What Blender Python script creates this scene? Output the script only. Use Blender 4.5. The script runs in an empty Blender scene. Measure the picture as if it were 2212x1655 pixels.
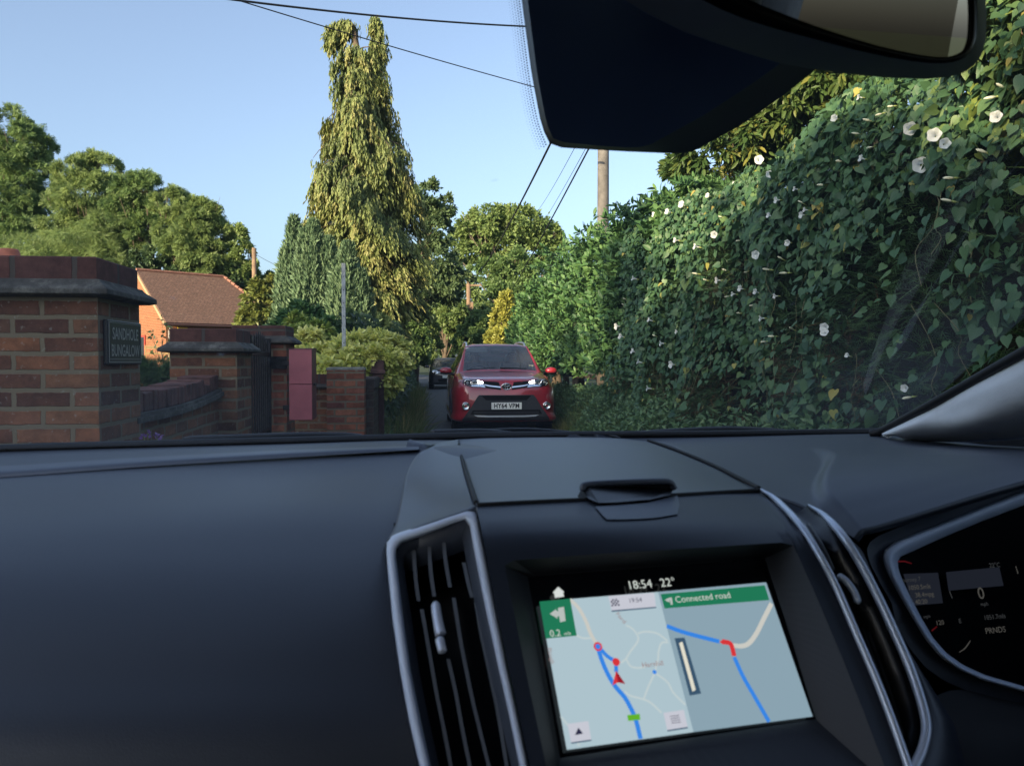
import bpy, bmesh, math, random
import numpy as np
from mathutils import Vector, Matrix, noise, geometry
from mathutils.bvhtree import BVHTree

scene = bpy.context.scene
COL = scene.collection
RAD = math.radians

# ------------------------------------------------------------------ camera, sky, sun, exposure
FPX, CX, CY = 1671.0, 1106.0, 827.5          # focal length / centre of the 2212 x 1655 view
PIT, EYE = RAD(1.63), 1.32
cd = bpy.data.cameras.new('camera'); cam = bpy.data.objects.new('camera', cd); COL.objects.link(cam)
cam.location = (0, 0, EYE); cam.rotation_euler = (RAD(90) - PIT, 0, 0)
cd.sensor_width = 36.0; cd.lens = 36.0 * FPX / 2212.0
cd.clip_start = 0.02; cd.clip_end = 3000
cd.dof.use_dof = True; cd.dof.focus_distance = 9.0; cd.dof.aperture_fstop = 17.0
scene.camera = cam

SUN_EL = RAD(14.0); SUN_AZ = math.atan2(-0.6, -0.8)          # azimuth clockwise from +Y
world = bpy.data.worlds.new('World'); scene.world = world; world.use_nodes = True
wn = world.node_tree.nodes; wl = world.node_tree.links
sky = wn.new('ShaderNodeTexSky'); sky.sky_type = 'NISHITA'; sky.sun_disc = False
sky.sun_elevation = SUN_EL; sky.sun_rotation = SUN_AZ
sky.air_density = 1.0; sky.dust_density = 2.6; sky.ozone_density = 4.0
skyhs = wn.new('ShaderNodeHueSaturation'); skyhs.inputs['Saturation'].default_value = 0.74
wl.new(sky.outputs['Color'], skyhs.inputs['Color']); wl.new(skyhs.outputs['Color'], wn['Background'].inputs['Color']); wn['Background'].inputs['Strength'].default_value = 0.15
sd = bpy.data.lights.new('sun', 'SUN'); sun = bpy.data.objects.new('sun', sd); COL.objects.link(sun)
sd.energy = 5.0; sd.angle = RAD(0.6); sd.color = (1.0, 0.80, 0.54)
sv = Vector((math.sin(SUN_AZ) * math.cos(SUN_EL), math.cos(SUN_AZ) * math.cos(SUN_EL), math.sin(SUN_EL)))
sun.rotation_euler = sv.to_track_quat('Z', 'Y').to_euler(); sun.location = sv * 50
scene.view_settings.view_transform = 'Standard'; scene.view_settings.look = 'None'
scene.view_settings.exposure = 1.15; scene.view_settings.gamma = 1.0
scene.render.engine = 'CYCLES'
scene.cycles.max_bounces = 8; scene.cycles.transparent_max_bounces = 16; scene.cycles.caustics_reflective = False

# ------------------------------------------------------------------ helpers
def ray(u, v):
    x = (u - CX) / FPX; z = -(v - CY) / FPX
    return np.array([x, math.cos(PIT) + z * math.sin(PIT), -math.sin(PIT) + z * math.cos(PIT)])
def at(u, v, Y):
    d = ray(u, v); return np.array([0, 0, EYE]) + d * (Y / d[1])
YAW = RAD(14.5)
CR = np.array([math.cos(YAW), math.sin(YAW), 0]); CF = np.array([-math.sin(YAW), math.cos(YAW), 0]); CU = np.array([0, 0, 1.0])
O0 = np.array([0, 0, EYE])
def cy(u, v, y):                              # point on the sight line at y metres ahead along our own car
    d = ray(u, v); return O0 + d * (y / d.dot(CF))
def cxyz(x, y, z): return O0 + CR * x + CF * y + CU * z
def on_plane(u, v, p0, n):
    d = ray(u, v); return O0 + d * ((p0 - O0).dot(n) / d.dot(n))

def tag(o, label=None, cat=None, group=None, kind=None):
    if label: o['label'] = label
    if cat: o['category'] = cat
    if group: o['group'] = group
    if kind: o['kind'] = kind
    return o
def empty(name, loc=(0, 0, 0), rz=0.0, label=None, cat=None, group=None, parent=None):
    o = bpy.data.objects.new(name, None); COL.objects.link(o)
    o.location = loc; o.rotation_euler = (0, 0, rz); o.empty_display_size = 0.1
    if parent: o.parent = parent
    return tag(o, label, cat, group)
def w2l(root, V):
    V = np.asarray(V, float).reshape(-1, 3); chain = []
    while root is not None: chain.append(root); root = root.parent
    for r in reversed(chain):
        V = V - np.array(r.location); a = -r.rotation_euler.z
        if abs(a) > 1e-9:
            c, s = math.cos(a), math.sin(a)
            V = np.column_stack([V[:, 0] * c - V[:, 1] * s, V[:, 0] * s + V[:, 1] * c, V[:, 2]])
    return V

def add_uv(me):
    uvl = me.uv_layers.new(name='UVMap')
    n = len(me.loops)
    co = np.empty(len(me.vertices) * 3, np.float32); me.vertices.foreach_get('co', co); co = co.reshape(-1, 3)
    vi = np.empty(n, np.int32); me.loops.foreach_get('vertex_index', vi)
    out = np.zeros((n, 2), np.float32)
    for p in me.polygons:
        nx, ny, nz = (abs(c) for c in p.normal)
        sl = slice(p.loop_start, p.loop_start + p.loop_total); c = co[vi[sl]]
        if nz > nx and nz > ny: out[sl] = c[:, [0, 1]]
        elif nx > ny: out[sl] = c[:, [1, 2]]
        else: out[sl] = c[:, [0, 2]]
    uvl.data.foreach_set('uv', out.ravel())

def mk(name, V, F, mat, parent=None, smooth=False, rel=None, uv=False, mi=None, bevel=0, auto=None):
    V = np.asarray(V, float).reshape(-1, 3)
    if rel is not None: V = w2l(rel, V)
    me = bpy.data.meshes.new(name); me.from_pydata([tuple(v) for v in V], [], [tuple(int(i) for i in f) for f in F])
    for m in (mat if isinstance(mat, (list, tuple)) else [mat]): me.materials.append(m)
    if mi is not None: me.polygons.foreach_set('material_index', np.asarray(mi, np.int32))
    if smooth: me.polygons.foreach_set('use_smooth', np.ones(len(me.polygons), bool))
    me.update()
    if uv: add_uv(me)
    o = bpy.data.objects.new(name, me); COL.objects.link(o)
    if parent is not None: o.parent = parent
    if bevel:
        b = o.modifiers.new('bevel', 'BEVEL'); b.width = bevel; b.segments = 2; b.limit_method = 'ANGLE'; b.angle_limit = RAD(40)
    return o

class G:
    """collects pieces of ONE mesh"""
    def __init__(s): s.v = []; s.f = []; s.m = []; s.n = 0
    def add(s, V, F, m=0):
        V = np.asarray(V, float).reshape(-1, 3)
        s.v.append(V); s.f += [tuple(int(i) + s.n for i in f) for f in F]; s.m += [m] * len(F); s.n += len(V); return s
    def box(s, x0, x1, y0, y1, z0, z1, m=0):
        V = [(x, y, z) for z in (z0, z1) for x, y in ((x0, y0), (x1, y0), (x1, y1), (x0, y1))]
        return s.add(V, [(3, 2, 1, 0), (4, 5, 6, 7), (0, 1, 5, 4), (1, 2, 6, 5), (2, 3, 7, 6), (3, 0, 4, 7)], m)
    def sqloft(s, secs, m=0):                  # stacked rectangles (hw, hd, z)
        V = []; F = []
        for hw, hd, z in secs: V += [(-hw, -hd, z), (hw, -hd, z), (hw, hd, z), (-hw, hd, z)]
        for i in range(len(secs) - 1):
            for k in range(4): F.append((4 * i + k, 4 * i + (k + 1) % 4, 4 * i + 4 + (k + 1) % 4, 4 * i + 4 + k))
        F.append((3, 2, 1, 0)); b = 4 * (len(secs) - 1); F.append((b, b + 1, b + 2, b + 3))
        return s.add(V, F, m)
    def tube(s, pts, r, n=8, m=0, cap=True, flat=1.0, up=(0, 0, 1)):
        V, F = tube(pts, r, n, cap, flat, up); return s.add(V, F, m)
    def obj(s, name, mat, parent=None, **k):
        return mk(name, np.concatenate(s.v), s.f, mat, parent, mi=(s.m if isinstance(mat, (list, tuple)) else None), **k)

def tube(pts, r, n=8, cap=True, flat=1.0, up=(0, 0, 1)):
    P = np.asarray(pts, float); k = len(P)
    r = np.full(k, r) if np.isscalar(r) else np.asarray(r, float)
    T = np.gradient(P, axis=0); T /= np.linalg.norm(T, axis=1)[:, None] + 1e-12
    up = np.array(up, float)
    if abs(T[0].dot(up)) > 0.95: up = np.array([1.0, 0, 0])
    V = []; A = np.cross(T[0], up); A /= np.linalg.norm(A)
    for i in range(k):
        A = A - T[i] * A.dot(T[i]); A /= np.linalg.norm(A); B = np.cross(A, T[i])
        for j in range(n):
            t = 2 * math.pi * j / n; V.append(P[i] + r[i] * (A * math.cos(t) + B * math.sin(t) * flat))
    F = [(i * n + j, i * n + (j + 1) % n, (i + 1) * n + (j + 1) % n, (i + 1) * n + j) for i in range(k - 1) for j in range(n)]
    if cap: F += [tuple(range(n - 1, -1, -1)), tuple(range((k - 1) * n, k * n))]
    return V, F

def crom(P, n):                                # Catmull-Rom through points, n samples in all
    P = np.asarray(P, float); k = len(P)
    if k == 2: t = np.linspace(0, 1, n)[:, None]; return P[0] * (1 - t) + P[1] * t
    Q = np.vstack([2 * P[0] - P[1], P, 2 * P[-1] - P[-2]])
    s = np.linspace(0, k - 1, n); i = np.minimum(s.astype(int), k - 2); t = (s - i)[:, None]
    a, b, c, d = Q[i], Q[i + 1], Q[i + 2], Q[i + 3]
    return 0.5 * (2 * b + (c - a) * t + (2 * a - 5 * b + 4 * c - d) * t * t + (3 * b - a - 3 * c + d) * t ** 3)
def gridfaces(nr, nc): return [(i * nc + j, i * nc + j + 1, (i + 1) * nc + j + 1, (i + 1) * nc + j) for i in range(nr - 1) for j in range(nc - 1)]
def loft(rows, nr, nc):                        # rows of control points -> smooth grid
    R = np.array([crom(r, nc) for r in rows]); out = np.array([crom(R[:, j], nr) for j in range(nc)]).transpose(1, 0, 2)
    return out.reshape(-1, 3), gridfaces(nr, nc)
def resample(P, n):
    P = np.asarray(P, float); d = np.r_[0, np.cumsum(np.linalg.norm(np.diff(P, axis=0), axis=1))]
    s = np.linspace(0, d[-1], n); return np.column_stack([np.interp(s, d, P[:, k]) for k in range(P.shape[1])])
def solid(o, t, off=-1):
    m = o.modifiers.new('thickness', 'SOLIDIFY'); m.thickness = t; m.offset = off; return o

def text(name, body, size, mat, parent, org, xd, yd, bold=0.0, align='CENTER', rel=None, squeeze=1.0, ext=0.0, spacing=1.0):
    cu = bpy.data.curves.new(name, 'FONT'); cu.body = body; cu.size = size; cu.offset = bold; cu.align_x = align; cu.align_y = 'CENTER'; cu.resolution_u = 3
    cu.space_character = spacing
    tmp = bpy.data.objects.new('tmp', cu); COL.objects.link(tmp); bpy.context.view_layer.update()
    me = bpy.data.meshes.new_from_object(tmp.evaluated_get(bpy.context.evaluated_depsgraph_get()))
    bpy.data.objects.remove(tmp); bpy.data.curves.remove(cu)
    xd = np.array(xd, float); yd = np.array(yd, float); org = np.array(org, float)
    V = np.array([org + xd * v.co.x * squeeze + yd * v.co.y for v in me.vertices]); F = [tuple(p.vertices) for p in me.polygons]
    bpy.data.meshes.remove(me)
    return mk(name, V, F, mat, parent, rel=rel)

# ------------------------------------------------------------------ materials
def nt(name):
    m = bpy.data.materials.new(name); m.use_nodes = True; t = m.node_tree
    return m, t, t.nodes, t.links, t.nodes['Principled BSDF']
def plain(name, c, rough=0.5, metal=0.0, var=0.0, scale=8.0, bump=0.0, bscale=60.0, spec=0.5, coat=0.0):
    m, t, N, L, b = nt(name)
    b.inputs['Base Color'].default_value = (*c, 1); b.inputs['Roughness'].default_value = rough; b.inputs['Metallic'].default_value = metal
    b.inputs['Specular IOR Level'].default_value = spec; b.inputs['Coat Weight'].default_value = coat; b.inputs['Coat Roughness'].default_value = 0.04
    tc = N.new('ShaderNodeTexCoord')
    if var:
        n = N.new('ShaderNodeTexNoise'); n.inputs['Scale'].default_value = scale; n.inputs['Detail'].default_value = 6
        r = N.new('ShaderNodeValToRGB'); r.color_ramp.elements[0].position = 0.3; r.color_ramp.elements[1].position = 0.7
        r.color_ramp.elements[0].color = (*[x * (1 - var) for x in c], 1); r.color_ramp.elements[1].color = (*[min(1, x * (1 + var)) for x in c], 1)
        L.new(tc.outputs['Object'], n.inputs['Vector']); L.new(n.outputs['Fac'], r.inputs['Fac']); L.new(r.outputs['Color'], b.inputs['Base Color'])
    if bump:
        n2 = N.new('ShaderNodeTexNoise'); n2.inputs['Scale'].default_value = bscale; n2.inputs['Detail'].default_value = 3
        bp = N.new('ShaderNodeBump'); bp.inputs['Strength'].default_value = bump; bp.inputs['Distance'].default_value = 0.01
        L.new(tc.outputs['Object'], n2.inputs['Vector']); L.new(n2.outputs['Fac'], bp.inputs['Height']); L.new(bp.outputs['Normal'], b.inputs['Normal'])
    return m
def emis(name, c, s=1.0):
    m, t, N, L, b = nt(name); N.remove(b); e = N.new('ShaderNodeEmission'); e.inputs['Color'].default_value = (*c, 1); e.inputs['Strength'].default_value = s
    L.new(e.outputs[0], N['Material Output'].inputs['Surface']); return m
def leafmat(name, cols, rough=0.45, trans=0.22, spec=0.4):
    m, t, N, L, b = nt(name)
    a = N.new('ShaderNodeAttribute'); a.attribute_name = 'tint'
    r = N.new('ShaderNodeValToRGB'); el = r.color_ramp.elements
    while len(el) < len(cols): el.new(0.5)
    for i, c in enumerate(cols): el[i].position = i / (len(cols) - 1); el[i].color = (*c, 1)
    L.new(a.outputs['Fac'], r.inputs['Fac']); L.new(r.outputs['Color'], b.inputs['Base Color'])
    b.inputs['Roughness'].default_value = rough; b.inputs['Specular IOR Level'].default_value = spec
    tr = N.new('ShaderNodeBsdfTranslucent'); mx = N.new('ShaderNodeMixShader'); mx.inputs[0].default_value = trans
    hs = N.new('ShaderNodeHueSaturation'); hs.inputs['Value'].default_value = 1.5; hs.inputs['Hue'].default_value = 0.485
    L.new(r.outputs['Color'], hs.inputs['Color']); L.new(hs.outputs[0], tr.inputs['Color'])
    L.new(b.outputs[0], mx.inputs[1]); L.new(tr.outputs[0], mx.inputs[2]); L.new(mx.outputs[0], N['Material Output'].inputs['Surface'])
    return m
def brickmat(name, cols, mortar, w=0.225, h=0.075, mo=0.011, off=0.5, rough=0.85, lichen=0.0, uo=(0, 0)):
    m, t, N, L, b = nt(name)
    uvn = N.new('ShaderNodeUVMap'); mp = N.new('ShaderNodeMapping'); mp.inputs['Location'].default_value = (uo[0], uo[1], 0)
    no = N.new('ShaderNodeTexNoise'); no.inputs['Scale'].default_value = 18; no.inputs['Detail'].default_value = 4
    sub = N.new('ShaderNodeVectorMath'); sub.operation = 'SUBTRACT'; sub.inputs[1].default_value = (0.5, 0.5, 0.5)
    sc = N.new('ShaderNodeVectorMath'); sc.operation = 'SCALE'; sc.inputs['Scale'].default_value = 0.012
    ad = N.new('ShaderNodeVectorMath'); ad.operation = 'ADD'
    L.new(uvn.outputs[0], mp.inputs['Vector']); L.new(mp.outputs[0], no.inputs['Vector']); L.new(no.outputs['Color'], sub.inputs[0])
    L.new(sub.outputs[0], sc.inputs[0]); L.new(mp.outputs[0], ad.inputs[0]); L.new(sc.outputs[0], ad.inputs[1])
    br = N.new('ShaderNodeTexBrick'); br.offset = off; br.inputs['Scale'].default_value = 1.0
    br.inputs['Brick Width'].default_value = w; br.inputs['Row Height'].default_value = h; br.inputs['Mortar Size'].default_value = mo; br.inputs['Mortar Smooth'].default_value = 0.25
    br.inputs['Color1'].default_value = (0, 0, 0, 1); br.inputs['Color2'].default_value = (1, 1, 1, 1); br.inputs['Mortar'].default_value = (0.5, 0.5, 0.5, 1)
    L.new(ad.outputs[0], br.inputs['Vector'])
    r = N.new('ShaderNodeValToRGB'); el = r.color_ramp.elements
    while len(el) < len(cols): el.new(0.5)
    for i, c in enumerate(cols): el[i].position = i / (len(cols) - 1); el[i].color = (*c, 1)
    L.new(br.outputs['Color'], r.inputs['Fac'])
    n2 = N.new('ShaderNodeTexNoise'); n2.inputs['Scale'].default_value = 9; n2.inputs['Detail'].default_value = 8; n2.inputs['Roughness'].default_value = 0.74
    L.new(mp.outputs[0], n2.inputs['Vector'])
    r2 = N.new('ShaderNodeValToRGB'); r2.color_ramp.elements[0].position = 0.32; r2.color_ramp.elements[1].position = 0.66
    r2.color_ramp.elements[0].color = (0.36, 0.36, 0.37, 1); r2.color_ramp.elements[1].color = (1.15, 1.12, 1.1, 1)
    L.new(n2.outputs['Fac'], r2.inputs['Fac'])
    mul = N.new('ShaderNodeMix'); mul.data_type = 'RGBA'; mul.blend_type = 'MULTIPLY'; mul.inputs[0].default_value = 0.85
    L.new(r.outputs['Color'], mul.inputs[6]); L.new(r2.outputs['Color'], mul.inputs[7])
    mm = N.new('ShaderNodeMix'); mm.data_type = 'RGBA'; mm.inputs[7].default_value = (*mortar, 1)
    L.new(br.outputs['Fac'], mm.inputs[0]); L.new(mul.outputs[2], mm.inputs[6])
    out = mm.outputs[2]
    if lichen:
        n3 = N.new('ShaderNodeTexNoise'); n3.inputs['Scale'].default_value = 45; n3.inputs['Detail'].default_value = 5
        L.new(mp.outputs[0], n3.inputs['Vector'])
        r3 = N.new('ShaderNodeValToRGB'); r3.color_ramp.elements[0].position = 0.62; r3.color_ramp.elements[1].position = 0.70
        r3.color_ramp.elements[0].color = (0, 0, 0, 1); r3.color_ramp.elements[1].color = (lichen, lichen, lichen, 1)
        L.new(n3.outputs['Fac'], r3.inputs['Fac'])
        m3 = N.new('ShaderNodeMix'); m3.data_type = 'RGBA'; m3.inputs[7].default_value = (0.42, 0.42, 0.36, 1)
        L.new(r3.outputs['Color'], m3.inputs[0]); L.new(out, m3.inputs[6]); out = m3.outputs[2]
    L.new(out, b.inputs['Base Color']); b.inputs['Roughness'].default_value = rough; b.inputs['Specular IOR Level'].default_value = 0.25
    inv = N.new('ShaderNodeMath'); inv.operation = 'MULTIPLY_ADD'; inv.inputs[1].default_value = -1.0; inv.inputs[2].default_value = 1.0
    L.new(br.outputs['Fac'], inv.inputs[0])
    a2 = N.new('ShaderNodeMath'); a2.operation = 'MULTIPLY_ADD'; a2.inputs[1].default_value = 0.35; L.new(n2.outputs['Fac'], a2.inputs[0]); L.new(inv.outputs[0], a2.inputs[2])
    bp = N.new('ShaderNodeBump'); bp.inputs['Strength'].default_value = 0.7; bp.inputs['Distance'].default_value = 0.008
    L.new(a2.outputs[0], bp.inputs['Height']); L.new(bp.outputs['Normal'], b.inputs['Normal'])
    return m
def stonemat(name, c, spots=(0.4, 0.4, 0.34)):
    m, t, N, L, b = nt(name); tc = N.new('ShaderNodeTexCoord')
    n = N.new('ShaderNodeTexNoise'); n.inputs['Scale'].default_value = 7; n.inputs['Detail'].default_value = 10; n.inputs['Roughness'].default_value = 0.75
    r = N.new('ShaderNodeValToRGB'); e = r.color_ramp.elements; e.new(0.5)
    e[0].position = 0.3; e[0].color = (*[x * 0.35 for x in c], 1); e[1].position = 0.52; e[1].color = (*c, 1); e[2].position = 0.68; e[2].color = (*spots, 1)
    L.new(tc.outputs['Object'], n.inputs['Vector']); L.new(n.outputs['Fac'], r.inputs['Fac']); L.new(r.outputs['Color'], b.inputs['Base Color'])
    b.inputs['Roughness'].default_value = 0.9; bp = N.new('ShaderNodeBump'); bp.inputs['Strength'].default_value = 0.6; bp.inputs['Distance'].default_value = 0.01
    L.new(n.outputs['Fac'], bp.inputs['Height']); L.new(bp.outputs['Normal'], b.inputs['Normal']); return m
def glassmat(name, tint=(1, 1, 1), refl=0.06, dirt=0.0, dirt_sheen_col=(0.6, 0.62, 0.65), base=0.0, film=()):
    m, t, N, L, b = nt(name); N.remove(b)
    tr = N.new('ShaderNodeBsdfTransparent'); tr.inputs['Color'].default_value = (*tint, 1)
    gl = N.new('ShaderNodeBsdfGlossy'); gl.inputs['Roughness'].default_value = 0.02
    lw = N.new('ShaderNodeFresnel'); lw.inputs['IOR'].default_value = 1.0 + refl * 7
    mx = N.new('ShaderNodeMixShader'); L.new(lw.outputs[0], mx.inputs[0]); L.new(tr.outputs[0], mx.inputs[1]); L.new(gl.outputs[0], mx.inputs[2])
    last = mx
    if dirt:
        tc = N.new('ShaderNodeTexCoord')
        v = N.new('ShaderNodeTexNoise'); v.inputs['Scale'].default_value = 30; v.inputs['Detail'].default_value = 2
        r = N.new('ShaderNodeValToRGB'); r.color_ramp.elements[0].position = 0.735; r.color_ramp.elements[1].position = 0.80
        r.color_ramp.elements[0].color = (base, base, base, 1); r.color_ramp.elements[1].color = (dirt, dirt, dirt, 1)
        L.new(tc.outputs['Object'], v.inputs['Vector']); L.new(v.outputs['Fac'], r.inputs['Fac'])
        fac = r.outputs['Color']
        for (c_, rad_, amt) in film:            # dust the wipers do not reach
            ds = N.new('ShaderNodeVectorMath'); ds.operation = 'DISTANCE'; ds.inputs[1].default_value = tuple(c_); L.new(tc.outputs['Object'], ds.inputs[0])
            mr_ = N.new('ShaderNodeMapRange'); mr_.interpolation_type = 'SMOOTHSTEP'; mr_.inputs[1].default_value = 0; mr_.inputs[2].default_value = rad_; mr_.inputs[3].default_value = amt; mr_.inputs[4].default_value = 0
            L.new(ds.outputs['Value'], mr_.inputs[0]); nz = N.new('ShaderNodeTexNoise'); nz.inputs['Scale'].default_value = 14; nz.inputs['Detail'].default_value = 5; L.new(tc.outputs['Object'], nz.inputs['Vector'])
            mu = N.new('ShaderNodeMath'); mu.operation = 'MULTIPLY'; L.new(mr_.outputs[0], mu.inputs[0]); L.new(nz.outputs['Fac'], mu.inputs[1])
            ma = N.new('ShaderNodeMath'); ma.operation = 'ADD'; L.new(fac, ma.inputs[0]); L.new(mu.outputs[0], ma.inputs[1]); fac = ma.outputs[0]
        df = N.new('ShaderNodeBsdfDiffuse'); df.inputs['Color'].default_value = (*dirt_sheen_col, 1)
        tl = N.new('ShaderNodeBsdfTranslucent'); tl.inputs['Color'].default_value = (*dirt_sheen_col, 1)
        m1 = N.new('ShaderNodeMixShader'); m1.inputs[0].default_value = 0.5; L.new(df.outputs[0], m1.inputs[1]); L.new(tl.outputs[0], m1.inputs[2])
        m2 = N.new('ShaderNodeMixShader'); L.new(fac, m2.inputs[0]); L.new(mx.outputs[0], m2.inputs[1]); L.new(m1.outputs[0], m2.inputs[2]); last = m2
    L.new(last.outputs[0], N['Material Output'].inputs['Surface']); return m

# ------------------------------------------------------------------ leaves (one mesh holds one plant's leaves)
def T_(v, f): return np.array(v, float), np.array(f, int)
LEAF = T_([(0, 0, 0), (.26, .45, .07), (0, 1, -.03), (-.26, .45, .07)], [(0, 1, 2), (0, 2, 3)])
OVAL = T_([(0, 0, 0), (.17, .22, .05), (.22, .55, .05), (.12, .85, .01), (0, 1, -.06), (-.12, .85, .01), (-.22, .55, .05), (-.17, .22, .05), (0, .5, 0)],
          [(0, 1, 8), (1, 2, 8), (2, 3, 8), (3, 4, 8), (4, 5, 8), (5, 6, 8), (6, 7, 8), (7, 0, 8)])
HEART = T_([(0, .1, 0), (.2, -.04, .03), (.42, .08, .06), (.47, .3, .06), (.33, .6, .04), (.14, .85, 0), (0, 1.05, -.06), (-.14, .85, 0), (-.33, .6, .04), (-.47, .3, .06), (-.42, .08, .06), (-.2, -.04, .03), (0, .5, 0)],
           [(0, 1, 12), (1, 2, 12), (2, 3, 12), (3, 4, 12), (4, 5, 12), (5, 6, 12), (6, 7, 12), (7, 8, 12), (8, 9, 12), (9, 10, 12), (10, 11, 12), (11, 0, 12)])
def _feather(k, w, l, th):
    v = [(-th, 0, 0), (th, 0, 0), (0, 1, 0)]; f = [(0, 1, 2)]
    for i in range(k):
        y = 0.08 + 0.8 * i / k; ww = w * (1 - 0.6 * y)
        for sgn in (-1, 1):
            b = len(v); v += [(0, y, 0), (sgn * ww, y + l, .05 * ww), (sgn * ww * .45, y + l * .25 - .0, 0.02)]; f.append((b, b + 1, b + 2))
    return T_(v, f)
SPRAY = _feather(5, .26, .26, .02)
def _pinnate(k, w):
    v = [(-.012, 0, 0), (.012, 0, 0), (0, .95, 0)]; f = [(0, 1, 2)]
    for i in range(k):
        y = .15 + .75 * i / k; ww = w * (1 - .35 * abs(y - .5))
        for sgn in (-1, 1):
            b = len(v); v += [(0, y, 0), (sgn * ww * .5, y + .02, .03), (sgn * ww, y + .12, -.04), (sgn * ww * .5, y + .15, .03)]; f += [(b, b + 1, b + 2), (b, b + 2, b + 3)]
    return T_(v, f)
PINN = _pinnate(4, .36)
BLADE = T_([(-.03, 0, 0), (.03, 0, 0), (.022, .5, .03), (-.022, .5, .03), (0, 1, .16)], [(0, 1, 2), (0, 2, 3), (3, 2, 4)])
def unit(A): return A / (np.linalg.norm(A, axis=-1, keepdims=True) + 1e-9)
def leaves(name, P, D, N, S, tmpl, mat, parent, tint, wid=1.0, rel=True):
    tv, tf = tmpl; P = np.asarray(P, float); n = len(P); K = len(tv)
    if rel and parent is not None: P = w2l(parent, P)
    D = unit(np.asarray(D, float)); N = np.asarray(N, float); N = unit(N - D * (N * D).sum(1, keepdims=True)); X = np.cross(D, N)
    if parent is not None and abs(parent.rotation_euler.z) > 1e-6: raise ValueError('rotate leaves parent')
    S = np.broadcast_to(np.asarray(S, float), (n,))[:, None, None]
    V = P[:, None] + S * (tv[None, :, 0:1] * wid * X[:, None] + tv[None, :, 1:2] * D[:, None] + tv[None, :, 2:3] * N[:, None])
    me = bpy.data.meshes.new(name); nf = len(tf) * n
    me.vertices.add(n * K); me.vertices.foreach_set('co', V.reshape(-1).astype(np.float32))
    idx = (tf[None] + (np.arange(n) * K)[:, None, None]).reshape(-1).astype(np.int32)
    me.loops.add(len(idx)); me.loops.foreach_set('vertex_index', idx)
    me.polygons.add(nf); me.polygons.foreach_set('loop_start', np.arange(nf, dtype=np.int32) * 3)
    try: me.polygons.foreach_set('loop_total', np.full(nf, 3, np.int32))
    except Exception: pass
    me.polygons.foreach_set('use_smooth', np.ones(nf, bool))
    at_ = me.attributes.new('tint', 'FLOAT', 'POINT'); at_.data.foreach_set('value', np.repeat(np.clip(tint, 0, 1), K).astype(np.float32))
    me.materials.append(mat); me.update(calc_edges=True); me.validate()
    o = bpy.data.objects.new(name, me); COL.objects.link(o)
    if parent is not None: o.parent = parent
    return o
def rdir(rng, n): return unit(rng.normal(size=(n, 3)))
def lumps(x, y, z, s, seed=0):                 # smooth noise, vectorised sum of sines
    r = np.random.default_rng(seed); o = 0
    for k in range(6):
        a = r.normal(size=3) * s; p = r.uniform(0, 6.28); o = o + np.sin(a[0] * x + a[1] * y + a[2] * z + p)
    return o / 3.0
# ================================================================== THE SETTING
LK = -0.1146                                   # the lane drifts left by this much per metre
LYAW = math.atan(-LK)
LE = np.array([LK, 1, 0]); LE /= np.linalg.norm(LE)
rng0 = np.random.default_rng(5)

def groundmat(name, cols, scale, bump=0.4, rough=0.95):
    m, t, N, L, b = nt(name); tc = N.new('ShaderNodeTexCoord')
    n = N.new('ShaderNodeTexNoise'); n.inputs['Scale'].default_value = scale; n.inputs['Detail'].default_value = 10; n.inputs['Roughness'].default_value = 0.7
    r = N.new('ShaderNodeValToRGB'); el = r.color_ramp.elements
    while len(el) < len(cols): el.new(0.5)
    for i, c in enumerate(cols): el[i].position = 0.28 + 0.44 * i / (len(cols) - 1); el[i].color = (*c, 1)
    L.new(tc.outputs['Object'], n.inputs['Vector']); L.new(n.outputs['Fac'], r.inputs['Fac']); L.new(r.outputs['Color'], b.inputs['Base Color'])
    b.inputs['Roughness'].default_value = rough; b.inputs['Specular IOR Level'].default_value = 0.2
    n2 = N.new('ShaderNodeTexNoise'); n2.inputs['Scale'].default_value = 90; n2.inputs['Detail'].default_value = 4
    bp = N.new('ShaderNodeBump'); bp.inputs['Strength'].default_value = bump; bp.inputs['Distance'].default_value = 0.02
    L.new(tc.outputs['Object'], n2.inputs['Vector']); L.new(n2.outputs['Fac'], bp.inputs['Height']); L.new(bp.outputs['Normal'], b.inputs['Normal']); return m
M_earth = groundmat('earth_and_turf', [(.05, .045, .025), (.05, .07, .025), (.08, .075, .035)], 1.3)
M_road = groundmat('asphalt', [(.07, .07, .072), (.09, .09, .09), (.11, .108, .10)], 6.0, 0.5, 0.8)
M_soil = groundmat('dry_soil', [(.16, .10, .055), (.24, .16, .09), (.3, .22, .13)], 5.0, 0.6)

# ground: one sheet to the horizon
g = G(); n = 40; xs = np.sign(np.linspace(-1, 1, n)) * np.abs(np.linspace(-1, 1, n)) ** 3 * 1200
V = [(x, y, -0.004) for y in xs for x in xs]
tag(mk('ground', V, gridfaces(n, n), M_earth), kind='structure')
ys = np.linspace(-14, 130, 73)
def lane_l(Y): return LK * Y - 0.15 - 0.012 * max(0, Y - 45) ** 1.6 - (1.3 if Y < 9 else 1.3 * max(0, 1 - (Y - 9) / 4))
def lane_r(Y): return LK * Y + 2.5 - 0.012 * max(0, Y - 45) ** 1.6
V = []; 
for y in ys: V += [(lane_l(y), y, 0.004), (0.5 * (lane_l(y) + lane_r(y)), y, 0.03), (lane_r(y), y, 0.004)]
tag(mk('road', V, gridfaces(len(ys), 3), M_road, smooth=True), kind='structure')
V = []; yy = np.linspace(9, 20, 23)
for y in yy: V += [(lane_r(y) - 0.28 + 0.12 * math.sin(y * 2.3), y, 0.012), (lane_r(y) + 0.3, y, 0.06), (lane_r(y) + 0.75, y, 0.02)]
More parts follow.
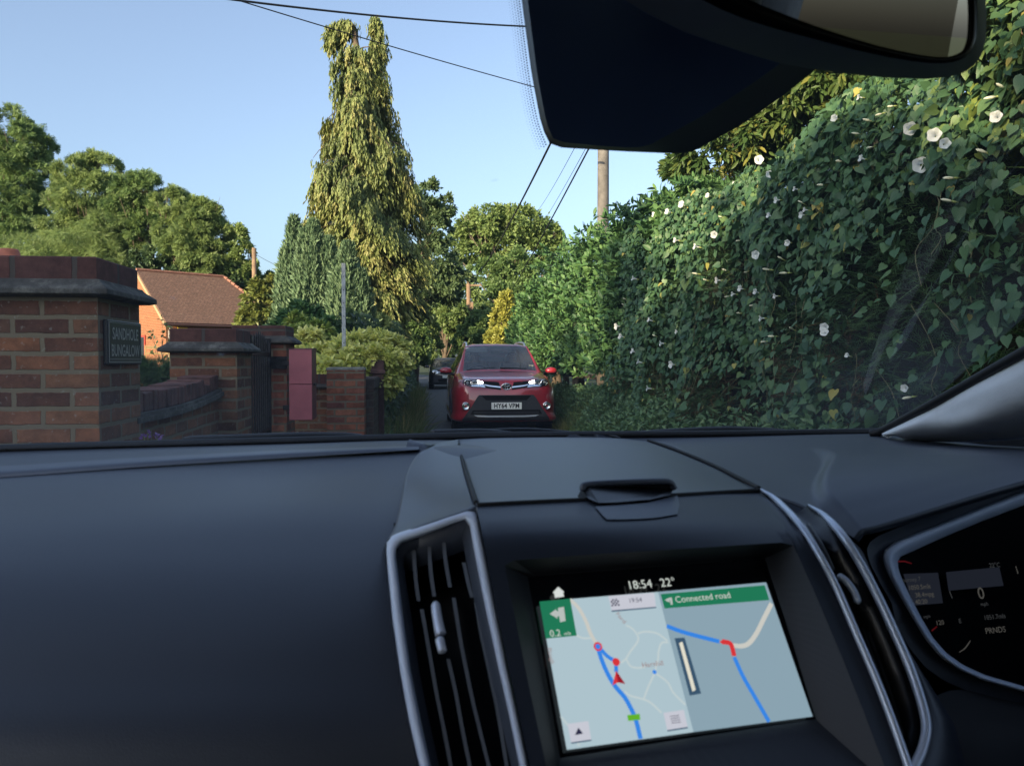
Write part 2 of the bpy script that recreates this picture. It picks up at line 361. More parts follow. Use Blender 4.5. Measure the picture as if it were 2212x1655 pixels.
tag(mk('soil_verge', V, gridfaces(len(yy), 3), M_soil, smooth=True), kind='structure')

# ------------------------------------------------------------------ brick piers, walls, gate
BR = [(.12, .055, .037), (.19, .083, .049), (.30, .125, .062), (.16, .082, .053), (.34, .155, .075), (.23, .104, .060)]
M_brick = brickmat('weathered_brick', BR, (.20, .16, .105), lichen=0.3)
M_brick2 = brickmat('warm_brick', [(.22, .08, .05), (.36, .13, .075), (.42, .17, .10), (.18, .07, .06), (.40, .15, .09)], (.19, .15, .105))
M_capbrick = brickmat('coping_brick', [(.10, .046, .04), (.14, .06, .048), (.18, .075, .058), (.11, .055, .05)], (.085, .07, .06), w=0.24, h=0.4, mo=0.012, off=0.0)
M_soldier = brickmat('soldier_brick', [(.10, .045, .04), (.16, .065, .05), (.12, .055, .05)], (.075, .06, .055), w=0.075, h=0.6, mo=0.010, off=0.0)
M_stone = stonemat('mossy_stone', (.075, .07, .062), (.21, .20, .17))
M_lead = plain('dark_metal', (.03, .03, .032), 0.55, 0.6, 0.3, 20)

def pier(name, label, loc, hw, hd, ztop, mat, capmat=None, cap=True, rz=LYAW):
    r = empty(name, loc, rz, label, 'gate pier' if cap else 'wall')
    zc = ztop - (0.168 if cap else 0.03)
    G().sqloft([(hw, hd, -0.05), (hw, hd, zc)]).obj('shaft', mat, r, uv=True)
    if cap:
        o = .062
        G().sqloft([(hw + .004, hd + .004, zc), (hw + o * .55, hd + o * .55, zc + .002), (hw + o, hd + o, zc + .010), (hw + o, hd + o, zc + .031), (hw + o * .8, hd + o * .8, zc + .040),
                    (hw + o * .35, hd + o * .35, zc + .060), (hw + .012, hd + .012, zc + .074), (hw - .02, hd - .02, zc + .076)]).obj('moulding', M_stone, r, bevel=0.004)
        G().sqloft([(hw - .004, hd - .004, zc + .0755), (hw - .004, hd - .004, ztop - .006), (hw - .012, hd - .012, ztop)]).obj('cap', capmat or M_capbrick, r, uv=True)
    else:
        G().sqloft([(hw + .004, hd + .004, zc), (hw + .004, hd + .004, zc + .022), (hw - .02, hd - .02, ztop)]).obj('mortar_cap', stonemat('mortar', (.25, .24, .2)), r)
    return r
c, s = math.cos(LYAW), math.sin(LYAW)
def corner(X, Y, hw, hd):                      # pier centre whose near right-hand corner is at X,Y
    return (X - hw * c - hd * s, Y - hw * s + hd * c, 0)
P1 = pier('gate_pier', 'tallest brick gate pier, nearest, carrying the house name plate', corner(-1.71, 3.2, .33, .235), .33, .235, 1.75, M_brick)
P2 = pier('gate_pier', 'middle brick gate pier where the sloping low wall ends', corner(-1.92, 5.4, .225, .225), .225, .225, 1.545, M_brick)
P3 = pier('gate_pier', 'warm red brick gate pier carrying the pink letter box', corner(-2.04, 7.0, .24, .22), .24, .22, 1.64, M_brick2)
P4 = pier('brick_wall', 'short low red brick wall end in front of the variegated shrub', corner(-1.53, 8.0, .19, .13), .19, .13, 1.255, M_brick2, cap=False)
w = empty('garden_wall', corner(-1.72, 8.12, .30, .1), LYAW, 'recessed low brick wall linking the letter box pier to the wall end', 'wall')
G().sqloft([(.32, .09, -.05), (.32, .09, 1.03)]).obj('brickwork', M_brick, w, uv=True)
G().sqloft([(.325, .12, 1.03), (.325, .135, 1.05), (.325, .10, 1.08)]).obj('ledge', M_stone, w)
G().sqloft([(.318, .085, 1.08), (.318, .085, 1.18)]).obj('coping', M_soldier, w, uv=True)
# return wall running back from the wall end, and its dark weathered end post
w = empty('garden_wall', (-1.55, 8.3, 0), LYAW, 'weathered grey wall running back along the verge under the shrub', 'wall')
G().box(-.10, .06, .0, 2.3, -.05, 1.02).obj('brickwork', brickmat('sooty_brick', [(.07, .055, .05), (.12, .085, .07), (.1, .07, .06)], (.1, .09, .075)), w, uv=True)
g = G()
for i in range(23): g.box(-.115, .075, .0 + .1 * i, .094 + .1 * i, 1.021 + .008 * math.sin(i * 2.1), 1.13 + .012 * math.sin(i * 1.3))
g.obj('coping', plain('sooty_coping', (.07, .055, .05), .9, 0, .4, 12, .5), w, bevel=.006)
pp = empty('brick_post', (-1.62, 9.35, 0), LYAW, 'small dark red brick post poking up behind the shrub', 'post')
G().sqloft([(.07, .07, 0), (.07, .07, 1.16), (.09, .09, 1.17), (.09, .09, 1.2), (.075, .075, 1.22), (.07, .07, 1.33)]).obj('shaft', plain('dark_red_brick', (.07, .035, .032), .9, 0, .4, 10, .5), pp)

# low wall between first two piers: brick body, stone ledge, brick-on-edge coping (broken near its end)
lw = empty('low_wall', (-1.80, 3.62, 0), math.atan2(.27, 1.9), 'low brick wall with a chipped brick-on-edge coping between two piers', 'wall')
def zt(y): return 1.17 + .035 * y - .03 * math.sin(y * 1.65)
n = 22; V = []; F = []
def strip(g, x0, x1, za, zb, y0=0.0, y1=1.86, n=22):
    yy = np.linspace(y0, y1, n); V = []
    for y in yy: V += [(x0, y, za(y)), (x1, y, za(y)), (x1, y, zb(y)), (x0, y, zb(y))]
    F = [(4 * i + k, 4 * i + 4 + k, 4 * i + 4 + (k + 1) % 4, 4 * i + (k + 1) % 4) for i in range(n - 1) for k in range(4)] + [(0, 1, 2, 3), tuple(4 * n - 4 + k for k in (3, 2, 1, 0))]
    g.add(V, F)
g = G(); strip(g, -.215, 0, lambda y: -.05, lambda y: zt(y) - .145); g.obj('brickwork', M_brick, lw, uv=True)
g = G(); strip(g, -.24, .045, lambda y: zt(y) - .145, lambda y: zt(y) - .118); strip(g, -.23, .03, lambda y: zt(y) - .1175, lambda y: zt(y) - .10); g.obj('ledge', M_stone, lw)
g = G(); rr = random.Random(3)
for i in range(25):
    y = .003 + i * .0745; dz = rr.uniform(-.006, .006)
    if i in (19, 20): dz -= .03 + .02 * (i == 20)
    zz = zt(y + .035)
    g.box(-.212, .004 + rr.uniform(-.003, .003), y, y + .066, zz - .0995, zz + dz)
g.box(-.206, -.003, 0, 1.86, 1.072, 1.12)
g.obj('coping', plain('coping_row', (.13, .06, .05), .9, 0, .55, 7, .8, 40), lw, bevel=.007)

# gate
gt = empty('iron_gate', tuple(np.array(corner(-1.98, 5.88, .02, 0))), math.atan2(.185, 1.08), 'black wrought iron garden gate between two brick piers', 'gate')
M_iron = plain('black_iron', (.022, .022, .024), .5, .7, .5, 30, .4, 80)
g = G()
for y in (.03, 1.07): g.box(-.02, .02, y - .02, y + .02, .08, 1.52)
for z in (.12, .72, 1.38): g.box(-.012, .012, .05, 1.05, z - .015, z + .015)
g.obj('frame', M_iron, gt, bevel=.003)
for i in range(8):
    y = .14 + i * .117; h = 1.46 + .06 * math.sin(math.pi * (i + .5) / 8)
    g = G(); g.tube([(0, y, .1), (0, y, h)], .009, 6); g.tube([(0, y, h), (0, y, h + .05)], [.014, .001], 6); g.obj('bar', M_iron, gt)
g = G(); g.box(-.05, .16, 1.085, 1.10, 1.25, 1.36); g.box(-.03, .02, 1.0, 1.12, 1.28, 1.33)
for x in (.06, .13):
    for z in (1.275, 1.335): g.tube([(x, 1.086, z), (x, 1.074, z)], .010, 8)
g.obj('hinge', M_iron, gt)

# house name plate on the first pier (faces the lane)
plate = empty('house_sign', (0, 0, 0), 0, 'small black house name plate on the tallest brick pier', 'sign')
f1 = np.array([c, s, 0]); f2 = np.array([-s, c, 0]); pc = np.array(P1.location)
fc = pc + f1 * .33                              # centre of the lane-side face
def onface(a, b, z): return fc + f2 * a + f1 * b + np.array([0, 0, z])
V = [onface(a, b, z) for b in (.002, .020) for a, z in ((-.19, 1.305), (.20, 1.305), (.20, 1.495), (-.19, 1.495))]
mk('plaque', V, [(3, 2, 1, 0), (4, 5, 6, 7), (0, 1, 5, 4), (1, 2, 6, 5), (2, 3, 7, 6), (3, 0, 4, 7)], plain('black_plaque', (.012, .012, .014), .4, 0, .3, 20), plate, bevel=.004)
g = G()
for (a0, a1, z0, z1) in ((-.18, .19, 1.312, 1.318), (-.18, .19, 1.326, 1.330), (-.18, .19, 1.482, 1.486), (-.18, -.176, 1.318, 1.482), (.186, .19, 1.318, 1.482)):
    V = [onface(a, b, z) for b in (.0205, .023) for a, z in ((a0, z0), (a1, z0), (a1, z1), (a0, z1))]
    g.add(V, [(3, 2, 1, 0), (4, 5, 6, 7), (0, 1, 5, 4), (1, 2, 6, 5), (2, 3, 7, 6), (3, 0, 4, 7)])
g.obj('border', plain('worn_border', (.22, .22, .22), .5, .3), plate)
M_sgn = plain('sign_letters', (.36, .35, .32), .6)
text('lettering', 'SANDHOLE', .072, M_sgn, plate, onface(.005, .0225, 1.435), f2, (0, 0, 1), .001, squeeze=.8)
text('lettering', 'BUNGALOW', .072, M_sgn, plate, onface(.005, .0225, 1.363), f2, (0, 0, 1), .001, squeeze=.78)

# upturned terracotta pot on the pier
fp = empty('flower_pot', tuple(at(20, 555, 3.45) * np.array([1, 1, 0]) + np.array([0, 0, 1.751])), 0, 'upturned orange terracotta flower pot on top of the tallest pier', 'flower pot')
prof = [(.052, 0), (.052, .012), (.046, .016), (.040, .034), (.034, .040), (.012, .041), (.0, .041)]
V = []; k = 24
for r, z in prof: z *= 1.62; V += [(r * math.cos(2 * math.pi * i / k), r * math.sin(2 * math.pi * i / k), z) for i in range(k)]
F = [(i * k + j, i * k + (j + 1) % k, (i + 1) * k + (j + 1) % k, (i + 1) * k + j) for i in range(len(prof) - 1) for j in range(k)]
mk('pot', V, F, plain('terracotta', (.50, .15, .08), .7, 0, .15, 30), fp, smooth=True)

# letter box on pier three
lb = empty('letter_box', tuple(np.array(corner(-1.772, 6.93, .097, 0))), LYAW, 'tall faded pink metal letter box beside the warm brick pier', 'letter box')
M_pink = plain('faded_pink_paint', (.41, .115, .135), .55, 0, .14, 6, .15, 40)
M_pink2 = plain('dark_red_paint', (.13, .028, .04), .5, 0, .25, 9)
G().sqloft([(.098, .001, .80)] * 0 + [(.097, .14, .80), (.097, .14, 1.42)]).obj('body', M_pink2, lb, bevel=.004)
for z0, z1 in ((.803, 1.112), (1.118, 1.418)):
    G().box(-.0975, .0975, -.149, -.1405, z0, z1).obj('door', M_pink, lb, bevel=.003)
G().add([(-.1, -.15, 1.4205), (.1, -.15, 1.4205), (.1, .145, 1.4205), (-.1, .145, 1.4205), (-.1, -.15, 1.428), (.1, -.15, 1.428), (.1, .145, 1.436), (-.1, .145, 1.436)],
        [(3, 2, 1, 0), (4, 5, 6, 7), (0, 1, 5, 4), (1, 2, 6, 5), (2, 3, 7, 6), (3, 0, 4, 7)]).obj('lid', M_pink2, lb)
G().box(.099, .112, -.06, .10, 1.105, 1.12).obj('flap', M_lead, lb)
for z in (.9, 1.3): G().box(-.19, -.098, .06, .10, z - .02, z + .02).obj('bracket', M_lead, lb)

# galvanised post
mp = empty('metal_post', tuple(at(743, 750, 9.4) * np.array([1, 1, 0])), RAD(10), 'tall pale grey galvanised square post rising from the yellow green shrub', 'post')
M_galv = plain('galvanised', (.40, .415, .42), .55, .2, .25, 14)
G().box(-.023, .023, -.023, .023, 0, 2.50).obj('post', M_galv, mp, bevel=.004)
for i in range(10): G().tube([(0, -.0235, .9 + i * .16), (0, -.026, .9 + i * .16)], .006, 8).obj('bolt', M_lead, mp)

# ------------------------------------------------------------------ bungalow
M_hb = brickmat('bungalow_brick', [(.24, .075, .032), (.33, .11, .045), (.28, .095, .042), (.36, .13, .055)], (.27, .19, .11), mo=.010)
M_tile = brickmat('roof_tiles', [(.19, .115, .08), (.25, .145, .10), (.22, .13, .09), (.29, .17, .12)], (.12, .07, .055), w=.17, h=.13, mo=.012, lichen=.75)
D_ = 35.0; hc = at(358, 697, D_)               # near eave corner
hdir = np.array([.70, .714, 0]); gdir = np.array([-.714, .70, 0]); hdir /= np.linalg.norm(hdir)
HL, HG, HZ = 5.5, 6.2, hc[2]; GZ = 0.0; RZ = HZ + 2.55
bun = empty('bungalow', (hc[0], hc[1], 0), math.atan2(hdir[1], hdir[0]), 'low orange brick bungalow with a half hipped brown tiled roof', 'house')
# local frame: x along the eave, y back along the gable
V = [(0, 0, 0), (HL, 0, 0), (HL, HG, 0), (0, HG, 0), (0, 0, HZ), (HL, 0, HZ), (HL, HG, HZ), (0, HG, HZ), (0, HG / 2, RZ - .12)]
mk('wall', V, [(0, 1, 5, 4), (1, 2, 6, 5), (2, 3, 7, 6), (3, 0, 4, 8, 7)], M_hb, bun, uv=True)
e = .32; hx = HL - 1.3
def rf(y): return HZ - .05 + (RZ - HZ + .05) * (y + e) / (HG / 2 + e)
V = [(-.12, -e, HZ - .05), (HL + e, -e, HZ - .05), (HL + e, HG + e, HZ - .05), (-.12, HG + e, HZ - .05), (-.12, HG / 2, RZ), (hx, HG / 2, RZ)]
rv = np.array(V); roof = mk('roof', [tuple(p) for p in rv], [(0, 1, 5, 4), (1, 2, 5), (2, 3, 4, 5)], M_tile, bun)
uvl = roof.data.uv_layers.new(name='UVMap')
for p in roof.data.polygons:
    a = Vector((1, 0, 0)) if abs(p.normal.y) > abs(p.normal.x) else Vector((0, 1, 0)); b = p.normal.cross(a)
    for li in p.loop_indices:
        q = roof.data.vertices[roof.data.loops[li].vertex_index].co; uvl.data[li].uv = (q.dot(a), q.dot(b))
solid(roof, .06, 1)
M_ridge = plain('ridge_tile', (.26, .12, .08), .8, 0, .2, 6)
g = G()
for i in range(14): 
    x = -.13 + i * (hx + .13) / 14; g.tube([(x, HG / 2, RZ + .065), (x + (hx + .13) / 14 - .01, HG / 2, RZ + .065)], .085, 8)
for i in range(16):
    a = np.array([hx, HG / 2, RZ + .06]); b = np.array([HL + e, -e, HZ + .02]); p = a + (b - a) * i / 16; q = a + (b - a) * (i + .93) / 16
    g.tube([p, q + np.array([0, 0, .03])], [.07, .085], 8)
g.obj('ridge', M_ridge, bun)
M_barge = plain('cream_bargeboard', (.36, .25, .14), .6)
V = []
for y in (-e, HG / 2, HG + e):
    z = RZ if y == HG / 2 else HZ - .05
    V += [(-.17, y, z - .16), (-.124, y, z - .16), (-.124, y, z + .02), (-.17, y, z + .02)]
mk('bargeboard', V, [(4 * i + k, 4 * i + 4 + k, 4 * i + 4 + (k + 1) % 4, 4 * i + (k + 1) % 4) for i in range(2) for k in range(4)] + [(0, 1, 2, 3), (11, 10, 9, 8)], M_barge, bun)
M_gut = plain('brown_gutter', (.09, .045, .035), .4)
G().tube([(-.2, -e - .06, HZ - .1), (HL + e, -e - .06, HZ - .1)], .06, 8).obj('gutter', M_gut, bun)
G().tube([(.12, -e - .05, HZ - .12), (.12, -.06, HZ - .38), (.12, -.06, 0)], .045, 8).obj('downpipe', plain('grey_downpipe', (.25, .22, .2), .5), bun)
g = G(); g.box(.5, .95, -.12, -.004, HZ - .52, HZ - .20); g.obj('alarm_box', plain('yellow_box', (.85, .55, .03), .4), bun, bevel=.02)
fr = G().box(-.06, -.002, 2.35, 3.35, .7, 2.55).obj('window', plain('red_frame', (.35, .05, .03), .5), bun)
G().box(-.066, -.0605, 2.45, 2.9, .8, 2.45).obj('pane', plain('dark_window', (.02, .025, .03), .08), fr)
G().box(1.3, 2.3, -.05, -.002, .1, 2.1).obj('door', plain('white_door', (.7, .7, .66), .5), bun)
ch = empty('garden_chair', tuple(at(340, 765, 33.5) * np.array([1, 1, 0])), .5, 'pale wooden garden chair beside the bungalow wall', 'chair')
M_wood = plain('pale_wood', (.45, .30, .13), .6)
g = G()
for x in (-.5, .45):
    g.box(x, x + .06, 0, .06, 0, 2.0).box(x, x + .06, .5, .56, 0, 1.5)
g.obj('frame', M_wood, ch)
G().box(-.42, .43, .02, .5, 1.30, 1.36).obj('seat', M_wood, ch); 
g = G(); g.box(-.42, .43, .01, .05, 1.6, 1.68).box(-.42, .43, .01, .05, 1.85, 1.95); g.obj('backrest', M_wood, ch)

# ------------------------------------------------------------------ telegraph poles and wires
M_pole = plain('grey_timber', (.125, .115, .105), .85, 0, .35, 5, .4, 30)
M_poleo = plain('orange_timber', (.22, .145, .09), .85, 0, .2, 5)
M_wire = plain('black_cable', (.012, .012, .014), .5)
def upright(name, label, u, v, Y, ztop, r, mat, rx=True):
    b = at(u, v, Y); o = empty(name, (b[0], b[1], 0), 0, label, 'telegraph pole')
    G().tube([(0, 0, 0), (0, 0, ztop)], [r * 1.12, r * .9], 14).obj('pole', mat, o, smooth=True)
    return o
tp = upright('telegraph_pole', 'tall grey wooden telegraph pole standing behind the laurel hedge', 1303, 400, 17, 9.2, .125, M_pole)
g = G(); g.box(-.5, .5, -.06, .06, 8.6, 8.72).obj('crossarm', M_pole, tp)
M_cer = plain('white_ceramic', (.7, .7, .68), .2)
for x in (-.45, .45): G().tube([(x, 0, 8.72), (x, 0, 8.86)], [.04, .03], 8).obj('insulator', M_cer, tp)
t2 = upright('telegraph_pole', 'sunlit telegraph pole far down the lane against the trees', 1012, 620, 46, 6.36, .135, M_poleo)
g = G(); g.box(.12, .28, -.1, .1, 2.4, 4.8).obj('brace', M_poleo, t2)
g = G(); g.box(-.3, .8, -.05, .05, 5.75, 5.84).obj('crossarm', M_poleo, t2)
t3 = upright('telegraph_pole', 'small distant telegraph pole beside the slim tree right of the bungalow roof', 549, 570, 39.5, 7.05, .12, M_poleo)
def wire(label, a, b, sag, r, group=None):
    t = np.linspace(0, 1, 40)[:, None]; a = np.array(a); b = np.array(b); P = a * (1 - t) + b * t; P[:, 2] -= sag * 4 * (t * (1 - t))[:, 0]
    o = G().tube(P, r, 6).obj('overhead_wire', M_wire, smooth=True); return tag(o, label, 'wire', group)
pt = np.array(tp.location); ft = np.array(t2.location)
wire('thick cable nearest the mirror mount dropping to the far telegraph pole', at(1210, 268, 15.5), at(1020, 607, 46), .35, .026)
wire('thick dark cable ending behind the laurel hedge, below the pole', at(1300, 268, 16.8), at(1040, 727, 60), .35, .022)
wire('thin upper line between the two thick cables', at(1252, 300, 17), at(1160, 458, 40), .1, .008)
wire('thin line running close beside the lower thick cable', at(1285, 285, 17), at(1160, 500, 42), .1, .008)
wire('thick upper line crossing the sky above the tall conifer', at(1303, 62, 16.9), at(380, -16, 11), .12, .016)
wire('thin lower line slanting across the top of the tall conifer', at(1303, 228, 16.9), at(380, -40, 11), .05, .009)
wire('faint line from the small distant pole to the blue cypresses', at(549, 548, 39.5), at(660, 598, 40), .1, .011)
# ================================================================== VEGETATION
M_bark = plain('bark', (.10, .075, .05), .95, 0, .45, 6, .8, 25)
M_bark2 = plain('pale_bark', (.17, .14, .10), .95, 0, .3, 5)
L_mid = leafmat('leaf_mid_green', [(.066, .126, .042), (.132, .210, .066), (.192, .276, .096)], .5, .38)
L_warm = leafmat('leaf_warm_green', [(.096, .156, .048), (.174, .246, .078), (.252, .324, .114)], .5, .38)
L_dark = leafmat('leaf_dark_green', [(.035, .065, .03), (.06, .105, .042), (.095, .145, .055)], .5, .3)
L_gold = leafmat('conifer_gold', [(0.064, 0.095, 0.026), (0.128, 0.162, 0.045), (0.187, 0.224, 0.065), (0.246, 0.241, 0.082)], .6, .2)
L_blue = leafmat('cypress_blue', [(.05, .10, .05), (.105, .175, .09), (.18, .26, .135)], .6, .1)
L_var = leafmat('variegated', [(.19, .27, .05), (.54, .56, .14), (.74, .72, .28)], .45, .25)
L_lau = leafmat('laurel', [(.038, .095, .034), (.068, .145, .045), (.12, .215, .062)], .48, .12, .3)
L_bind = leafmat('bindweed_leaf', [(.029, .075, .036), (.052, .117, .052), (.086, .163, .062), (.195, .247, .052), (.390, .312, .078)], .5, .18)
L_ley = leafmat('leylandii', [(.025, .063, .025), (.052, .109, .039), (.092, .161, .052)], .6, .1)
L_yel = leafmat('sunlit_laurel', [(.18, .20, .04), (.34, .35, .07), (.46, .44, .11)], .45, .3)  # golden leaf colour carries the sunlight on the hedge end
L_weed = leafmat('weed_leaf', [(.066, .132, .061), (.110, .198, .083), (.176, .264, .110)], .5, .2)
L_grass = leafmat('grass_blade', [(.05, .085, .022), (.09, .13, .035), (.20, .18, .07), (.36, .28, .13)], .6, .25)
L_chest = leafmat('chestnut_leaf', [(.035, .075, .02), (.06, .11, .028), (.09, .135, .034), (.22, .20, .035)], .5, .3)
L_brown = leafmat('dead_leaf', [(.05, .03, .018), (.11, .06, .03), (.26, .14, .05)], .8, .15)
M_twig = plain('twig', (.10, .07, .045), .9)
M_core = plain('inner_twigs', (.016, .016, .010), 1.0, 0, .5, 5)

def limbs(root, tips, base_h, r0, mat, rng, name='trunk', top=None, lean=(0, 0)):
    """tapered trunk (root frame) with limbs to the given local points"""
    g = G(); top = top or max(t[2] for t in tips) * .72
    tr = [np.array([lean[0] * t * t, lean[1] * t * t, top * t]) + np.array([rng.normal() * r0 * .5, rng.normal() * r0 * .5, 0]) * (t > 0) for t in np.linspace(0, 1, 6)]
    tr = crom(tr, 16); g.tube(tr, np.linspace(r0 * 1.15, r0 * .3, 16), 8)
    for tip in tips:
        tip = np.array(tip); f = np.clip(rng.uniform(.3, .85) * tip[2] / top, base_h / top, .92)
        st = tr[int(f * 15)]; mid = st * .45 + tip * .55 + np.array([0, 0, -.12 * np.linalg.norm(tip - st)]) * rng.uniform(-.5, 1)
        L = crom([st, mid, tip], 9); g.tube(L, np.linspace(r0 * .42 * (1 - f * .5), r0 * .07, 9), 5)
        for k in range(2):
            q = L[5 + k]; e = tip + rng.normal(size=3) * .06 * np.linalg.norm(tip - st); g.tube([q, (q + e) / 2 + rng.normal(size=3) * .1, e], [r0 * .13, r0 * .09, r0 * .03], 4)
    return g.obj(name, mat, root, smooth=True)

def crown(root, blobs, n_cl, n_leaf, size, tmpl, mat, rng, droop=.3, rc=.24, wid=1.0, up=.12, name='crown', shell=.5, tint0=.5, lump=.0):
    """leaf clumps spread through ellipsoids (world centre x,y,z and radii)"""
    vol = np.array([b[3] * b[4] * b[5] for b in blobs]) ** .67; vol /= vol.sum(); Ps, Ds, Ns, Ts, tips = [], [], [], [], []
    n_cl = int(n_cl * 1.7); rc *= .78
    for b, fr in zip(blobs, vol):
        k = max(3, int(n_cl * fr)); c = np.array(b[:3]); R = np.array(b[3:6])
        d = rdir(rng, k); rad = rng.uniform(shell, 1.0, k) ** .6 * np.where(rng.uniform(0, 1, k) < .12, 1.16, 1.0)
        C = c + d * rad[:, None] * R; C += rng.normal(size=C.shape) * R * .07
        tips += [tuple(x) for x in w2l(root, C)]
        for ci, di in zip(C, d):
            m = int(n_leaf * rng.uniform(.6, 1.4)); rr = rc * R.mean() * rng.uniform(.65, 1.3)
            q = rng.normal(size=(m, 3)) * .5 * np.array([rr, rr, rr * .62]); q[:, 2] -= .25 * (q[:, 0] ** 2 + q[:, 1] ** 2) / rr
            o = unit(q + di * rr * .8); Ps.append(ci + q)
            Ds.append(unit(o + rng.normal(size=(m, 3)) * .45 + np.array([0, 0, -droop])))
            Ns.append(unit(o * .8 + rng.normal(size=(m, 3)) * .5 + np.array([0, 0, up])))
            Ts.append(np.full(m, tint0 + rng.normal() * .16) + rng.normal(size=m) * .16)
    P = np.concatenate(Ps); n = len(P); S = size * rng.uniform(.65, 1.25, n)
    ob = leaves(name, P, np.concatenate(Ds), np.concatenate(Ns), S, tmpl, mat, root, np.concatenate(Ts), wid)
    return ob, tips

def tree(name, label, u, Y, blobs, n_cl, n_leaf, size, tmpl, mat, seed, r0=.2, bark=None, group=None, n_limb=14, cat='tree', **k):
    """blobs given as (u, v, Y, ru, rv) seen sizes turned into metres at that distance"""
    rng = np.random.default_rng(seed); b = at(u, 800, Y); root = empty(name, (b[0], b[1], 0), 0, label, cat, group)
    B = []
    for (bu, bv, bY, ru, rv) in blobs:
        c = at(bu, bv, bY); B.append((c[0], c[1], c[2], ru * bY / FPX, ru * bY / FPX, rv * bY / FPX))
    ob, tips = crown(root, B, n_cl, n_leaf, size, tmpl, mat, rng, **k)
    tips = [t for t in tips if t[2] > .8]; rng.shuffle(tips)
    limbs(root, tips[:n_limb], .6, r0, bark or M_bark, rng)
    return root

# --- left: row of trees behind the bungalow
tree('ash_tree', 'tallest dark green tree at the far left edge', 10, 53, [(-70, 330, 54, 90, 80), (20, 300, 53, 68, 58), (60, 380, 52, 62, 70), (-10, 430, 51.5, 95, 80), (30, 520, 51, 85, 70), (-90, 560, 52, 90, 90), (72, 335, 53, 42, 42)], 240, 95, .42, PINN, L_mid, 11, .4, droop=.45)
tree('ash_tree', 'green tree with a rounded twin top, second from the left', 190, 49, [(160, 360, 49, 38, 34), (215, 365, 49, 36, 38), (190, 430, 48.5, 72, 58), (150, 490, 48, 62, 62), (245, 470, 49, 46, 60), (190, 550, 48, 90, 60)], 170, 90, .38, PINN, L_warm, 12, .3, droop=.4)
tree('cedar_tree', 'layered cedar with drooping sprays low in front of the taller trees', 190, 44, [(60, 535, 44, 75, 26), (200, 520, 44, 88, 17), (225, 480, 44, 62, 15), (160, 560, 43.5, 100, 18), (215, 555, 43, 78, 20), (180, 600, 44, 110, 30), (250, 535, 43.6, 48, 14)], 150, 80, .40, SPRAY, L_warm, 13, .2, droop=.35, up=.9, rc=.3)
tree('open_tree', 'open branched tree showing sky through its branches, above the bungalow ridge', 330, 44.5, [(300, 410, 44.5, 42, 34), (340, 440, 44.5, 36, 30), (270, 450, 44.5, 34, 44), (300, 500, 44.5, 44, 30), (360, 480, 44.5, 30, 26)], 80, 75, .38, PINN, L_mid, 14, .22, droop=.4, n_limb=30)
tree('feathery_tree', 'feathery tree right of the open branched one, above the roof', 420, 42, [(370, 435, 42, 34, 28), (425, 470, 42, 48, 36), (455, 510, 42, 40, 46), (400, 525, 41.5, 48, 40), (440, 560, 41.5, 48, 32), (370, 500, 42, 30, 26)], 120, 80, .36, PINN, L_warm, 15, .22, droop=.4, n_limb=24)
tree('poplar_tree', 'slim pale green tree beside the small distant telegraph pole', 515, 42, [(512, 515, 42, 22, 28), (522, 560, 42, 26, 38), (505, 590, 42, 30, 40), (535, 605, 42, 24, 36)], 70, 75, .24, LEAF, L_warm, 16, .16)
tree('dark_shrub', 'dark green shrub mass just behind the bungalow ridge', 340, 42, [(330, 560, 42, 44, 22), (385, 570, 42, 40, 26), (440, 600, 42, 50, 36), (500, 620, 42, 44, 34)], 80, 80, .25, LEAF, L_dark, 17, .12, cat='shrub')
tree('dark_shrub', 'low dark shrub at the foot of the small distant telegraph pole', 560, 44, [(560, 625, 44, 32, 26), (590, 640, 44, 24, 30), (585, 600, 44, 14, 10)], 40, 80, .22, LEAF, L_mid, 18, .08, cat='shrub')
tree('yellow_green_shrub', 'tall yellow green shrub between the bungalow roof and the blue cypresses', 560, 22, [(548, 640, 22, 22, 36), (575, 660, 22, 24, 40), (555, 690, 22, 36, 30), (585, 620, 22, 14, 24)], 70, 60, .15, LEAF, leafmat('yellow_green', [(.08, .12, .03), (.16, .19, .045), (.24, .26, .07)]), 19, .06, cat='shrub', up=.8)
tree('juniper_bush', 'low feathery green juniper behind the low brick wall', 330, 12, [(330, 800, 12, 44, 24), (300, 810, 12, 34, 26), (360, 812, 12, 30, 22)], 60, 70, .10, SPRAY, leafmat('juniper', [(.03, .07, .025), (.06, .12, .04), (.09, .16, .05)]), 20, .03, cat='shrub', droop=-.3, up=.6)
rng = np.random.default_rng(77)
sp_ = at(352, 770, 30); sap = empty('sapling', (sp_[0], sp_[1], 0), 0, 'thin dark leaved sapling in front of the orange bungalow wall', 'sapling')
limbs(sap, [(-.5, .1, 2.5), (.35, 0, 2.3), (-.35, 0, 1.9), (.4, 0, 2.7), (.0, 0, 3.0)], .8, .05, M_bark, rng)
tp_ = np.array([(-.5, .1, 2.5), (.35, 0, 2.3), (-.35, 0, 1.9), (.4, 0, 2.7), (0, 0, 3.0), (.2, 0, 1.8)]); P = np.repeat(tp_, 9, 0) * rng.uniform(.75, 1, (54, 1)) + rng.normal(size=(54, 3)) * .1 + np.array(sap.location)
leaves('crown', P, rdir(rng, 54) + np.array([0, 0, .3]), rdir(rng, 54), .2, LEAF, L_dark, sap, rng.uniform(0, .5, 54))

